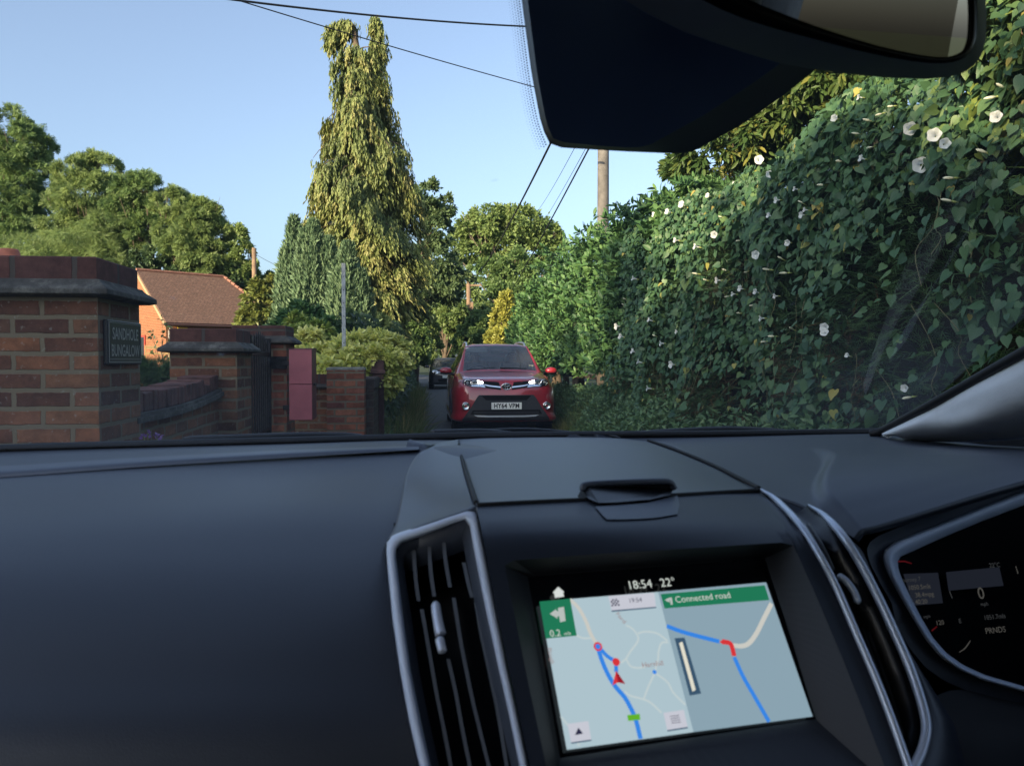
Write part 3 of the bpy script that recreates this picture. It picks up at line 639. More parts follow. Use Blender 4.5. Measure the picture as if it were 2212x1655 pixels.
# --- weeping golden conifer with two leaders
def weeping(seed=31):
    rng = np.random.default_rng(seed); Y = 30.0; b = at(790, 800, Y); K = Y / 26.0
    root = empty('weeping_conifer', (b[0], b[1], 0), 0, 'very tall golden weeping conifer with a forked top', 'tree')
    m = Y / FPX; zv = lambda v: EYE + (780 - v) * m
    ctr = lambda z: np.interp(z, [0, zv(520), zv(300), zv(120), zv(40)], [792, 786, 782, 778, 777])
    L1 = [at(790, 900, Y), at(790, 500, Y), at(785, 250, Y), at(772, 120, Y), at(762, 62, Y), at(748, 48, Y), at(728, 58, Y), at(720, 80, Y)]
    L2 = [at(790, 300, Y), at(800, 180, Y), at(812, 100, Y), at(815, 40, Y)]
    t1, t2 = crom(L1, 40), crom(L2, 20)
    g = G(); t1[0, 2] = 0; g.tube(t1 - [*b[:2], 0], np.linspace(.2, .025, 40), 8); g.tube(t2 - [*b[:2], 0], np.linspace(.09, .015, 20), 6)
    P, D, N, S, T = [], [], [], [], []
    def strand(p0, ln, out, droop, tint, n=None, sz=.19):
        n = n or max(3, int(ln / .048)); s = np.linspace(0, 1, n)
        dirv = unit((out * (1 - droop) + np.array([0, 0, -droop]))[None])[0]
        side = rng.normal(size=3) * .05
        q = p0 + s[:, None] * ln * dirv + (s ** 2)[:, None] * side + rng.normal(size=(n, 3)) * .02
        q[:, 2] -= (s ** 2) * ln * .2 * (1 - droop)
        P.append(q); D.append(unit(dirv + rng.normal(size=(n, 3)) * .22 + np.array([0, 0, -.25]))); N.append(unit(out + rng.normal(size=(n, 3)) * .45)); S.append(K * sz * rng.uniform(.6, 1.15, n)); T.append(tint - .2 + rng.normal(size=n) * .1 + .5 * s)
    def branch(p, az, L, droop, zrel, tint):
        o = np.array([math.cos(az), math.sin(az), 0]); L *= K; rise = .25 * L * (1 - droop)
        C = crom([p, p + o * L * .4 + np.array([0, 0, rise]), p + o * L * .8 + np.array([0, 0, rise * .8 - .1 * L]), p + o * L + np.array([0, 0, -.35 * L * droop])], 10)
        g.tube(C - [*b[:2], 0], np.linspace(.03, .008, 10), 4, cap=False)
        nt_ = max(2, int(round(L * 2.3)))
        for j in range(nt_):
            f = rng.uniform(.25, 1.0) ** .7; q0 = C[int(f * 9)] + rng.normal(size=3) * .05; ln = rng.uniform(.35, 1.05) * (.4 + .6 * droop) * min(1, .5 + L * .45); tt = tint + rng.normal() * .12
            for _ in range(7):
                pp = q0 + rng.normal(size=3) * np.array([.10, .10, .05]); strand(pp, ln * rng.uniform(.55, 1.0), unit((o + rng.normal(size=3) * .35 * np.array([1, 1, .3]))[None])[0], droop * rng.uniform(.85, 1.05), tt)
        for _ in range(2): strand(C[rng.integers(1, 5)], rng.uniform(.2, .5), o, .7, .05)
        strand(C[-1], rng.uniform(.35, .8), o, droop * .9, tint + .1)
    prof_z = [zv(x) for x in (840, 760, 690, 620, 540, 450, 380, 300, 200, 120, 60)]
    prof_l = [1.2, 1.35, 1.7, 1.95, 2.08, 2.05, 1.80, 1.52, 1.15, .68, .2]
    z = zv(800)
    while z < zv(112):
        R = np.interp(z, prof_z, prof_l); droop = float(np.interp(z, [2.8, 6.2, 8.5, 13.5], [.45, .6, .86, .92]))
        p = at(ctr(z), 500, Y); p[2] = z
        for _ in range(6 if z < 9.5 else 4):
            az = rng.uniform(0, 2 * math.pi); lop = .72 + .30 * math.sin(3 * az + z * 1.7) + .14 * math.sin(7 * az - z * 3.9)
            branch(p, az, max(.3, R * (.62 + .38 * rng.uniform(0, 1) ** .5) * lop), droop, z, .45 + .25 * math.sin(5 * az + z * 2.4) + rng.normal() * .12)
        z += .075
    for t, n0 in ((t1[24:], 60), (t2[6:], 55)):
        for j in range(n0):
            p = t[rng.integers(len(t))]; az = rng.uniform(0, 6.28); L = np.interp(p[2], [zv(300), zv(100), zv(40)], [.65, .24, .07]) * rng.uniform(.4, 1)
            branch(p, az, L, .9, p[2], .45 + rng.normal() * .15)
    for (v, az, L, dr) in ((385, 3.2, 1.75, .8), (400, 2.8, 1.7, .85), (280, .15, 1.5, .85), (320, -.1, 1.7, .85), (575, -.25, 1.9, .55), (610, -.45, 1.75, .6), (650, -.5, 1.6, .6), (530, -.2, 1.9, .6), (700, -1.3, 1.5, .6), (730, -1.5, 1.5, .6)):
        for k in range(3):
            p = at(ctr(zv(v)), 500, Y); p[2] = zv(v) + rng.normal() * .12; branch(p, az + rng.normal() * .22, L * rng.uniform(.75, 1.08), dr, p[2], .6)
    g.obj('trunk', M_bark, root, smooth=True)
    leaves('crown', np.concatenate(P), np.concatenate(D), np.concatenate(N), np.concatenate(S), LEAF, L_gold, root, np.concatenate(T), .62)
weeping()

# --- blue green cypresses in front of it
def cypress(label, u, Y, vtop, spires, seed, n):
    rng = np.random.default_rng(seed); b = at(u, 800, Y); root = empty('blue_cypress', (b[0], b[1], 0), 0, label, 'tree', 'blue green cypresses in front of the tall conifer')
    m = Y / FPX; P, D, N, S, T = [], [], [], [], []; g = G()
    for (su, top, ru, vb, w) in spires:
        k = int(n * w * 2.6); q = rng.uniform(0, 1, k) ** .8; az = rng.uniform(0, 6.28, k)
        zt_, zb_ = EYE + (780 - top) * m, EYE + (780 - vb) * m; z = zb_ + (zt_ - zb_) * q
        R = ru * m * np.minimum(1, 1.25 * (1 - q) ** .62 + .03) * (.78 + .12 * np.sin(7 * az + z * 1.1) + .2 * np.sin(13 * az - z * 1.9) + .06 * np.sin(z * 9 + az * 4)) * rng.uniform(.72, 1.05, k)
        c_ = at(su, 700, Y); o = np.column_stack([np.cos(az), np.sin(az), 0 * az])
        P.append(np.column_stack([c_[0] + o[:, 0] * R, c_[1] + o[:, 1] * R, z])); D.append(unit(o * .7 + np.array([0, 0, 1]) + rng.normal(size=(k, 3)) * .34))
        N.append(unit(o + rng.normal(size=(k, 3)) * .4)); S.append(rng.uniform(.10, .19, k)); T.append(.45 + .25 * np.sin(13 * az - z * 1.9) + .2 * np.sin(7 * az + z * 1.1) + rng.normal(size=k) * .15)
        g.tube(np.array([(c_[0], c_[1], 0), (c_[0], c_[1], zt_ - .3)]) - [b[0], b[1], 0], [.07, .02], 6)
    g.obj('trunk', M_bark, root)
    leaves('crown', np.concatenate(P), np.concatenate(D), np.concatenate(N), np.concatenate(S), LEAF, L_blue, root, np.concatenate(T), .55)
cypress('slender blue green cypress, leftmost of three in front of the tall conifer', 632, 19.5, 480, [(637, 474, 42, 830, .4), (620, 540, 40, 830, .3), (655, 530, 40, 830, .3)], 41, 5200)
cypress('broadest blue green cypress between the slender one and the metal post', 690, 19.0, 480, [(679, 485, 46, 830, .4), (660, 502, 40, 830, .2), (711, 520, 42, 830, .25), (734, 556, 34, 800, .15)], 42, 12500)
cypress('lowest blue green cypress standing behind the metal post', 758, 17.5, 540, [(752, 532, 44, 830, .5), (778, 590, 42, 830, .3), (732, 570, 40, 830, .2)], 43, 9000)

# --- middle distance along the lane
tree('dark_tree', 'dark broadleaf tree just right of the weeping conifer, arching over the lane', 893, 40, [(925, 430, 40.5, 34, 42), (950, 490, 40.5, 34, 54), (940, 570, 40.5, 48, 60), (975, 600, 40.5, 44, 36), (905, 620, 40.5, 40, 60), (962, 450, 40.5, 20, 34), (972, 640, 41.5, 26, 20)], 170, 85, .22, LEAF, leafmat('leaf_deep_green', [(.06, .11, .055), (.11, .17, .075), (.17, .23, .09)], .5, .4), 51, .22, droop=.3)
tree('umbrella_tree', 'broad domed tree with bare inner limbs far down the lane', 1085, 62, [(1020, 500, 62, 40, 30), (1065, 470, 62, 50, 26), (1120, 475, 62, 50, 28), (1170, 510, 62, 40, 26), (1200, 540, 62, 26, 20), (1000, 540, 62, 30, 26), (1095, 500, 63, 90, 34), (1060, 540, 62, 60, 26), (1150, 550, 62, 50, 26)], 200, 70, .36, LEAF, L_warm, 52, .30, n_limb=36, bark=M_bark2, shell=.62, rc=.27)
tree('bushy_tree', 'dense green tree below the domed tree at the right of the far pole', 1100, 54, [(1060, 590, 54, 44, 34), (1110, 585, 54, 50, 40), (1150, 600, 54, 46, 40), (1080, 640, 53, 60, 34), (1130, 640, 53, 60, 36)], 140, 85, .28, LEAF, L_mid, 53, .25)
tree('bushy_tree', 'olive green tree left of the far pole, over the black car', 960, 47, [(945, 670, 47, 34, 34), (985, 690, 46, 34, 36), (1000, 650, 49, 36, 30), (960, 640, 49, 30, 24)], 100, 80, .28, LEAF, L_warm, 54, .2)
tree('round_bush', 'bluish dark bush behind the red car roof', 1030, 44, [(1030, 712, 44, 34, 34), (1010, 735, 43, 28, 30), (1050, 740, 43, 26, 26)], 80, 75, .2, LEAF, L_mid, 55, .1, cat='shrub')
tree('round_bush', 'small dark rounded bush above the black car', 968, 50, [(968, 745, 50, 16, 26), (962, 765, 50, 14, 24)], 40, 75, .2, LEAF, L_dark, 56, .08, cat='shrub')
tree('roadside_shrub', 'sunlit yellow green shrub left of the black car', 932, 42, [(930, 715, 42, 16, 28), (940, 745, 42, 14, 24), (925, 760, 41, 12, 26)], 60, 70, .2, LEAF, L_warm, 57, .06, cat='shrub')
tree('roadside_shrub', 'pale olive shrub behind the rear of the red car', 1050, 47, [(1045, 680, 47, 46, 20), (1070, 700, 45, 40, 26), (1010, 695, 46, 30, 24)], 70, 75, .28, LEAF, L_warm, 58, .1, cat='shrub')
tree('sunlit_laurel', 'sunlit end of the laurel hedge, its sunlight put into golden leaf colour', 1082, 31.5, [(1092, 660, 31.5, 16, 28), (1080, 700, 31.5, 22, 32), (1070, 735, 31.3, 20, 22), (1085, 735, 31, 26, 26)], 110, 55, .17, OVAL, L_yel, 59, .06, cat='shrub', droop=-.2, up=.4)  # separate golden leaves stand for the sunlit end of the laurel hedge
tree('yew_shrub', 'dark yew like shrub under the golden conifer beside the lane', 838, 19.5, [(815, 712, 19.5, 30, 32), (845, 748, 19.5, 32, 36), (815, 750, 19.5, 40, 36)], 90, 90, .13, SPRAY, L_dark, 64, .06, cat='shrub', up=.3)
tree('hawthorn_bush', 'olive hawthorn bush filling the left side of the lane beyond the conifer', 893, 38, [(890, 690, 38, 24, 44), (905, 730, 38, 22, 44), (880, 760, 38, 26, 40), (915, 765, 39, 14, 26)], 100, 80, .2, LEAF, L_mid, 65, .08, cat='shrub')
tree('lane_end_tree', 'mid green tree closing the lane behind the black car', 930, 88, [(930, 700, 88, 30, 40), (960, 720, 88, 30, 40), (900, 690, 88, 40, 50), (1000, 720, 86, 40, 40)], 100, 75, .4, LEAF, L_mid, 60, .2)

# --- left verge: variegated shrub, dark laurels, ivy hedge
tree('variegated_shrub', 'variegated cream and green shrub spilling over the low brick wall', 770, 9.7, [(700, 775, 9.8, 52, 30), (760, 775, 9.6, 62, 26), (810, 780, 9.6, 46, 30), (730, 800, 9.3, 58, 24), (825, 815, 9.5, 30, 34), (672, 740, 10, 26, 22), (820, 748, 10.1, 44, 24), (850, 790, 9.7, 26, 36), (780, 750, 10, 60, 22)], 250, 46, .10, OVAL, L_var, 61, .03, cat='shrub', tint0=.62, up=.9, droop=.25, wid=1.15, rc=.3)
tree('dark_laurel', 'dark green laurel between the letter box pier and the cypresses', 690, 13.5, [(650, 690, 13.5, 36, 30), (710, 715, 13.2, 48, 26), (620, 700, 13.5, 30, 24), (680, 735, 12.8, 50, 24)], 90, 50, .13, OVAL, L_lau, 62, .04, cat='shrub', up=.7)
tree('pale_laurel', 'pale green leafy shrub just left of the metal post', 640, 11, [(655, 722, 11, 26, 14), (690, 716, 11, 26, 16), (640, 700, 11.5, 20, 14)], 50, 46, .10, OVAL, L_var, 63, .03, cat='shrub', up=.8, tint0=.05)
rng = np.random.default_rng(66)
iv = empty('ivy_hedge', (-1.9, 14, 0), 0, 'dark ivy covered hedge along the left of the lane below the tall conifer', 'hedge')
n = 15000; Yv = 11.4 + 31 * rng.uniform(0, 1, n) ** 1.5; h = rng.uniform(0, 1, n); Hh = 1.85 + .22 * lumps(0 * Yv, Yv, 0 * Yv, .7, 3) + np.clip((Yv - 16) / 10, 0, 1) * .7
z = .15 + h * Hh; X = LK * Yv - .42 - .38 * (z / 2.5) ** 2 + .1 * lumps(0 * Yv, Yv, z, 2.2, 4) - rng.uniform(0, .25, n); 
nr = max(9.8, 0)
X -= np.clip((13 - Yv) / 2, 0, 1) * .3
nn = unit(np.column_stack([np.ones(n), -.35 * np.ones(n), .3 * np.ones(n)]) + rng.normal(size=(n, 3)) * .4)
leaves('foliage', np.column_stack([X, Yv, z]), unit(rng.normal(size=(n, 3)) * .5 + np.array([.3, -.1, -.6])), nn, rng.uniform(.07, .14, n), LEAF, L_dark, iv, rng.normal(.4, .25, n), 1.4)
V = []; yy = np.linspace(12, 46, 40)
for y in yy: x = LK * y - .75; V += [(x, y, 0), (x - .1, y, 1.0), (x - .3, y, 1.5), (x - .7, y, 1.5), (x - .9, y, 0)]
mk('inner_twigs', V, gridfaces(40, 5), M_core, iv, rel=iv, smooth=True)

# --- right: laurel hedge, then the leylandii hedge smothered in bindweed
HX0 = 3.0
def hx(Y): return HX0 + LK * Y
HN = np.array([-LE[1], LE[0], 0.0])            # hedge face normal, towards the lane
def htop(Y): return np.interp(Y, [2, 4, 5.2, 6.2, 7.8, 10.5, 13, 17.5, 21, 25.5, 29], [4.6, 3.85, 3.5, 3.55, 3.28, 3.6, 3.72, 3.85, 3.9, 3.4, 3.0])
def face(Y, z, seed, amp, sc, lean=.12):
    b = amp * lumps(0 * Y, Y, z, sc, seed) + amp * .5 * lumps(0 * Y, Y, z, sc * 2.6, seed + 1)
    top = htop(Y); t = np.clip((z - (top - .7)) / .7, 0, 1)
    return hx(Y) + lean * (z - 1.5) - b * .6 + .55 * t ** 2
rng = np.random.default_rng(71)
lh = empty('laurel_hedge', (hx(18), 18.6, 0), 0, 'glossy green cherry laurel hedge beside the red car', 'hedge')
ns = 5200; Y = 10.2 + 18.5 * rng.uniform(0, 1, ns) ** 1.15; top = htop(Y) + .18 * lumps(0 * Y, Y, 0 * Y, 2.3, 8); z = 1.15 + .15 * lumps(0 * Y, Y, 0 * Y, 1.5, 9) + (top - 1.1) * rng.uniform(0, 1, ns) ** .9
X = face(Y, z, 20, .30, 2.1, .10) + rng.uniform(-.06, .22, ns)
bk = rng.uniform(0, 1, ns) < .16; X[bk] += rng.uniform(0, 1.0, bk.sum()); z[bk] = top[bk] + rng.uniform(-.15, .12, bk.sum())
shoot = unit(HN * .75 + np.array([0, -.25, .65]) + rng.normal(size=(ns, 3)) * .35)
k = 7; P = np.repeat(np.column_stack([X, Y, z]), k, 0); sh = np.repeat(shoot, k, 0); n = ns * k
off = np.tile(np.linspace(-.10, .03, k), ns); P = P + sh * off[:, None]
sd_ = rdir(rng, n); sd_ = unit(sd_ - sh * (sd_ * sh).sum(1, keepdims=True)); D = unit(sh * np.tile(np.linspace(.25, 1.4, k), ns)[:, None] + sd_); N_ = unit(sh * 1.0 - sd_ * .6 + np.array([0, 0, .25]))
leaves('foliage', P, D, N_, rng.uniform(.10, .165, n), OVAL, L_lau, lh, np.repeat(rng.normal(.45, .22, ns), k) + rng.normal(size=n) * .14, 1.0)
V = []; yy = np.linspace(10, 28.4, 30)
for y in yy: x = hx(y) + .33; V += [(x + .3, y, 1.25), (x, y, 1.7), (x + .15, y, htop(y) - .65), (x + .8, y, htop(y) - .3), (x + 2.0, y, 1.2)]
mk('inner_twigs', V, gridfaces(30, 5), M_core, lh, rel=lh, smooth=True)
g = G()
for i, y in enumerate(np.linspace(10.6, 27, 13)):
    x = hx(y) + .55 + .1 * math.sin(i * 5); g.tube([(x, y, 0), (x + .03, y + .02, .8), (x - .08, y, 1.7)], [.10, .075, .06], 8)
    g.tube([(x, y, .5), (x + .1, y + .5, 1.6)], [.04, .03], 6)
g.obj('trunk', M_bark, lh, rel=lh, smooth=True)
rail = empty('post_and_rail_fence', (hx(14) + .4, 14, 0), 0, 'old grey timber fence post and rail in the shade under the laurel hedge', 'fence')
fb = plain('old_timber', (.13, .105, .08), .9, 0, .4, 6)
for i, y in enumerate((11.6, 13.9, 16.2)):
    x = hx(y) + .18; G().box(x - .06, x + .06, y - .06, y + .06, 0, 1.28).obj('post', fb, rail, rel=rail)
for zz in (.62, 1.02):
    a = (hx(11.0) + .2, 11.0, zz); b = (hx(18) + .2, 18, zz); G().tube([a, b], .045, 4).obj('rail', fb, rail, rel=rail)

rng = np.random.default_rng(72)
ly = empty('leylandii_hedge', (hx(6) + .4, 6.2, 0), 0, 'dark feathery conifer hedge showing between the bindweed leaves', 'hedge')
n = 17000; Y = 2.2 + 9.4 * rng.uniform(0, 1, n) ** 1.1; top = htop(Y) + .15 * lumps(0 * Y, Y, 0 * Y, 2.5, 12); z = .35 + (top - .3) * rng.uniform(0, 1, n)
X = face(Y, z, 30, .28, 1.9) + rng.uniform(.02, .42, n)
D = unit(HN * .8 + np.array([0, -.35, -.05]) + rng.normal(size=(n, 3)) * .42)
leaves('foliage', np.column_stack([X, Y, z]), D, unit(np.array([0, 0, 1.0]) + HN * .4 + rng.normal(size=(n, 3)) * .45), rng.uniform(.12, .27, n), SPRAY, L_ley, ly, rng.normal(.5, .22, n), .6)
V = []; yy = np.linspace(1.6, 11.4, 24)
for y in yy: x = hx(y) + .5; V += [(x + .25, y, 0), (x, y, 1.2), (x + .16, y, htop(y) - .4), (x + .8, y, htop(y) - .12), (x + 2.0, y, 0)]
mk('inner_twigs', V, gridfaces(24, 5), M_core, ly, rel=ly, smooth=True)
nb = 2600; Yb = 5.0 + 6.3 * rng.uniform(0, 1, nb); zb = rng.normal(1.05, .28, nb); Xb = face(Yb, zb, 30, .28, 1.9) + rng.uniform(-.03, .2, nb)
leaves('dead_twigs', np.column_stack([Xb, Yb, zb]), unit(HN * .4 + np.array([0, 0, -.6]) + rng.normal(size=(nb, 3)) * .7), rdir(rng, nb), rng.uniform(.06, .16, nb), SPRAY, L_brown, ly, rng.uniform(0, .8, nb), .5)

bw = empty('bindweed', (hx(6), 6.0, 0), 0, 'bindweed with heart shaped leaves and white trumpet flowers covering the hedge', 'climbing plant')
n = 30000; Y = 2.4 + 9.0 * rng.uniform(0, 1, n) ** 1.15; top = htop(Y) + .12 * lumps(0 * Y, Y, 0 * Y, 2.9, 13); z = .75 + (top - .7) * rng.uniform(0, 1, n) ** .85
dens = .70 + .55 * lumps(0 * Y, Y, z, 1.6, 14) + .25 * np.clip((z - 1.9), -1, 1) + .12 * (Y - 5.5) / 3
dens -= .75 * np.exp(-((Y - 4.5) / .9) ** 2 - ((z - 1.75) / .75) ** 2)
dens -= .55 * np.exp(-((Y - 7.6) / 1.5) ** 2 - ((z - 1.0) / .3) ** 2)
keep = rng.uniform(0, 1, n) < np.clip(dens, .06, 1); Y, z, top = Y[keep], z[keep], top[keep]; n = len(Y)
X = face(Y, z, 30, .28, 1.9) - .05 - rng.uniform(0, .12, n)
S_b = 0
nv = unit(HN + np.array([0, -.2, .35]) + rng.normal(size=(n, 3)) * .48); D = unit(np.array([0, 0, -1.0]) + HN * .35 + rng.normal(size=(n, 3)) * .48)
old = np.clip((1.25 - z) / .8, 0, 1); tint = rng.normal(.36, .17, n); yel = rng.uniform(0, 1, n) < .012 + .05 * old; tint[yel] = rng.uniform(.8, 1, yel.sum()); tint[~yel] = np.minimum(tint[~yel] * .82, .56); lit = (Y < 4.9) & (z > 2.3 + .25 * (Y - 3.8)) & (rng.uniform(0, 1, n) < .4); tint[lit] = rng.uniform(.45, .74, lit.sum())  # lit: sunlight put into the tint of the top leaves nearest us
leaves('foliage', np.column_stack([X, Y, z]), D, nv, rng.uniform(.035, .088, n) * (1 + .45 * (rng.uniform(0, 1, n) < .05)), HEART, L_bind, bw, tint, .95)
M_vine = plain('vine_stem', (.16, .15, .07), .7); rs = random.Random(9)
for i in range(46):
    y = rs.uniform(3, 10.5); zz = rs.uniform(1.2, 3.2); pts = []
    yy_, z_ = y, zz
    for kk in range(6):
        pts.append((float(face(np.array([yy_]), np.array([z_]), 30, .28, 1.9)[0]) - .12 - .03 * rs.random(), yy_, z_)); yy_ += rs.uniform(-.12, .12); z_ -= rs.uniform(.05, .2)
    G().tube(crom(pts, 16), .0022, 4, cap=False).obj('stem', M_vine, bw, rel=bw, smooth=True)
pts = [on_plane(u, v, np.array([2.45, 4.5, 2]), HN) for u, v in ((2100, 540), (2094, 590), (2098, 650), (2112, 695), (2128, 716))]
G().tube(crom(pts, 16), .004, 5).obj('stem', M_vine, bw, rel=bw, smooth=True)

M_petal = leafmat('white_petal', [(.80, .80, .76), (.84, .84, .80)], .5, .3); M_calyx = plain('calyx', (.28, .33, .10), .6)
def flower_mesh(seed, openness=1.0):
    r = random.Random(seed); k = 30; rings = [(.004, 0), (.006, .02), (.009, .034), (.017, .046), (.028, .053), (.036, .0545)]; V = []
    for ri, (rad, z_) in enumerate(rings):
        for j in range(k):
            a = 2 * math.pi * j / k; lob = 1 + (.07 * math.cos(5 * a) + .03 * math.sin(3 * a + seed)) * (ri / 5) ** 2
            V.append((rad * lob * openness * math.cos(a), rad * lob * openness * math.sin(a), z_ + (.004 * math.cos(5 * a + 1) if ri == 5 else 0)))
    F = [(i * k + j, i * k + (j + 1) % k, (i + 1) * k + (j + 1) % k, (i + 1) * k + j) for i in range(len(rings) - 1) for j in range(k)]
    return V, F
fl_me = []
for i in range(3):
    V, F = flower_mesh(i, 1.0 - .1 * i); gg = G(); gg.add(V, F, 0); gg.tube([(0, 0, -.028), (0, 0, -.004), (0, 0, .008)], [.002, .0075, .0055], 8, m=1)
    o = gg.obj('flower', [M_petal, M_calyx], bw, smooth=True); fl_me.append(o)
gg = G(); gg.tube([(0, 0, -.03), (0, 0, -.012), (0, 0, .0)], [.0015, .005, .004], 7, m=1).tube([(0, 0, 0), (0, 0, .016), (0, 0, .034), (0, 0, .044)], [.004, .007, .006, .0008], 8, m=0)
bud = gg.obj('bud', [plain('bud_cream', (.70, .69, .50), .5), M_calyx], bw, smooth=True)
FLO = [(1967, 280, 1), (2022, 297, 1), (2037, 313, 1), (1990, 357, 1), (2157, 257, .8), (1810, 258, .7), (1638, 348, .9), (1663, 378, .9), (1588, 398, .9), (1870, 345, .2), (1865, 212, 0), (1725, 410, .1), (1686, 433, .3), (1668, 468, .3), (1747, 455, .1), (1740, 465, .4), (1547, 507, .6), (1708, 525, .6), (1640, 550, .7), (1425, 468, .6), (1450, 460, .5), (1494, 412, .4), (1467, 520, .2), (1591, 636, .4), (1607, 625, .3), (1640, 633, .3), (1682, 640, .2), (1558, 606, .1), (1653, 688, .2), (1411, 694, .2), (1340, 705, .4), (1349, 729, .5), (1470, 717, .1), (1436, 742, .2), (1375, 762, .3), (1389, 784, .1), (1459, 788, .3), (1409, 840, .2), (1377, 604, .2), (1787, 708, .7), (1785, 722, .6), (1837, 770, .3), (1960, 838, .6), (1512, 535, .2), (1535, 425, .5), (1480, 445, .4)]
BUD = [(1507, 592), (1527, 606), (1570, 585), (1615, 587), (1662, 583), (1575, 640), (1599, 677), (1416, 726), (1673, 727), (1655, 738), (1628, 659), (1352, 647), (1350, 660), (1714, 712), (2168, 190), (2150, 210), (1930, 230), (1880, 262), (1905, 246), (1856, 290), (1885, 318), (2060, 385), (2055, 435), (1700, 590), (1735, 440), (2130, 330), (1968, 858), (1560, 470), (1600, 520), (1690, 560), (1780, 400), (1820, 350)]
def on_hedge(u, v, d=.17):
    dr = ray(u, v); lo, hi = 1.5, 40.0
    for _ in range(50):
        m_ = .5 * (lo + hi); p = O0 + dr * m_
        if p[0] > float(face(np.array([p[1]]), np.array([p[2]]), 30, .28, 1.9)[0]) - d: hi = m_
        else: lo = m_
    return O0 + dr * lo
rf_ = random.Random(4)
first = set()
def put(src, p, ax, sc, lbl=None):
    if src.name not in first: first.add(src.name); o = src
    else: o = src.copy(); COL.objects.link(o); o.parent = bw
    o.location = tuple(w2l(bw, p)[0]); o.rotation_mode = 'QUATERNION'; o.rotation_quaternion = Vector(ax).to_track_quat('Z', 'Y'); o.scale = (sc,) * 3
for i, (u, v, facing) in enumerate(FLO):
    p = on_hedge(u, v); tocam = unit((O0 - p)[None])[0]; sidev = unit((-LE + HN * .3)[None])[0]
    ax = unit((tocam * facing + (HN * .6 + np.array([-.8, .2, .1])) * (1 - facing) + np.array([rf_.uniform(-.25, .25), rf_.uniform(-.2, .2), rf_.uniform(-.1, .25)]))[None])[0]
    put(fl_me[i % 3], p, ax, rf_.uniform(.88, 1.1) * (31 if i in (0, 1, 2, 3, 4) else 19 if facing > .55 else 16) * p[1] / FPX / .074)
for i, (u, v) in enumerate(BUD):
    p = on_hedge(u, v, .16); ax = unit(np.array([[-.9, rf_.uniform(-.3, .2), rf_.uniform(-.25, .5)]]))[0]; put(bud, p, ax, rf_.uniform(.9, 1.4))

# --- trees behind the right-hand hedge
tree('sweet_chestnut', 'chestnut tree with yellowing leaf sprays above the bindweed hedge', 1640, 12.5, [(1560, 330, 12.5, 110, 70), (1680, 300, 12, 120, 80), (1780, 230, 11.5, 130, 90), (1600, 220, 13, 130, 90), (1480, 370, 13, 60, 34), (1850, 120, 11, 140, 120), (1700, 100, 13, 160, 110)], 260, 60, .17, OVAL, L_chest, 81, .18, wid=.7, droop=.5, rc=.22, group=None)
tree('hedge_tree', 'yellow green leafy branches rising above the hedge at the right edge', 2290, 4.6, [(2250, 60, 4.6, 150, 120), (2330, 200, 4.3, 150, 130), (2200, -60, 5, 150, 140), (2240, 290, 4.2, 70, 60)], 130, 40, .085, HEART, leafmat('sunny_leaf', [(.06, .10, .025), (.13, .16, .03), (.30, .28, .04)], .5, .3), 82, .05, cat='tree', rc=.2)

# --- undergrowth
rng = np.random.default_rng(91)
def verge_h(Y, X): return np.clip((X - (LK * Y + 1.25)) / 1.5, 0, 1)
n = 26000; Y = 3.2 + 15 * rng.uniform(0, 1, n) ** 1.05; t = rng.uniform(0, 1, n); s0 = np.clip(.182 * Y + .10, 1.0, 2.5); X = LK * Y + s0 + (3.15 - s0) * t; hgt = (.12 + .72 * np.clip(t - .05, 0, .6) / .6 + .16 * lumps(X, Y, 0 * X, 2.5, 21)) * np.where(Y < 9.5, 1.0, np.clip(1.25 - .03 * (Y - 9.5), .6, 1))
z = hgt * rng.uniform(.35, 1.0, n) ** .5
D = unit(rng.normal(size=(n, 3)) * .8 + HN * .45 + np.array([0, 0, .15])); N_ = unit(np.array([0, 0, 1.0]) + HN * .35 + rng.normal(size=(n, 3)) * .4)
tag(leaves('nettles', np.column_stack([X, Y, z]), D, N_, rng.uniform(.035, .085, n), LEAF, L_weed, None, rng.normal(.5, .22, n) + .15 * lumps(X, Y, 0 * X, 2, 22), 1.0), 'low leafy weeds under the bindweed hedge', 'undergrowth', kind='stuff')
n = 15000; Y = 4.0 + 19 * rng.uniform(0, 1, n); t = rng.uniform(0, 1, n) ** 1.3; s0 = np.clip(.182 * Y + .02, 1.0, 2.42); X = LK * Y + s0 + (3.0 - s0) * t; base = .6 * np.clip(t, 0, .6); L_ = rng.uniform(.15, .55, n) * (.6 + t * .5)
dry = np.clip(.55 - t * 1.6, 0, 1) * (rng.uniform(0, 1, n) < .65) * np.clip((Y - 10) / 3, 0, 1)
tag(leaves('verge_grass', np.column_stack([X, Y, base * rng.uniform(0, 1, n)]), unit(rng.normal(size=(n, 3)) * .38 + np.array([-.2, 0, 1.0])), rdir(rng, n), L_, BLADE, L_grass, None, .28 + .7 * dry + rng.normal(size=n) * .13, .42), 'long grass along the right verge, straw coloured near the red car', 'grass', kind='stuff')
n = 9000; Y = 7.8 + 20 * rng.uniform(0, 1, n) ** 1.4; t = rng.uniform(0, 1, n); X = LK * Y - .05 - 1.0 * t - .35 * np.clip((12 - Y) / 4, 0, 1); L_ = rng.uniform(.18, .65, n)
tag(leaves('bank_grass', np.column_stack([X, Y, 0 * X]), unit(rng.normal(size=(n, 3)) * .4 + np.array([.25, -.1, 1.0])), rdir(rng, n), L_, BLADE, L_grass, None, .3 + .5 * (rng.uniform(0, 1, n) < .16) + rng.normal(size=n) * .14, .42), 'long grass on the left bank beside the brick wall end', 'grass', kind='stuff')
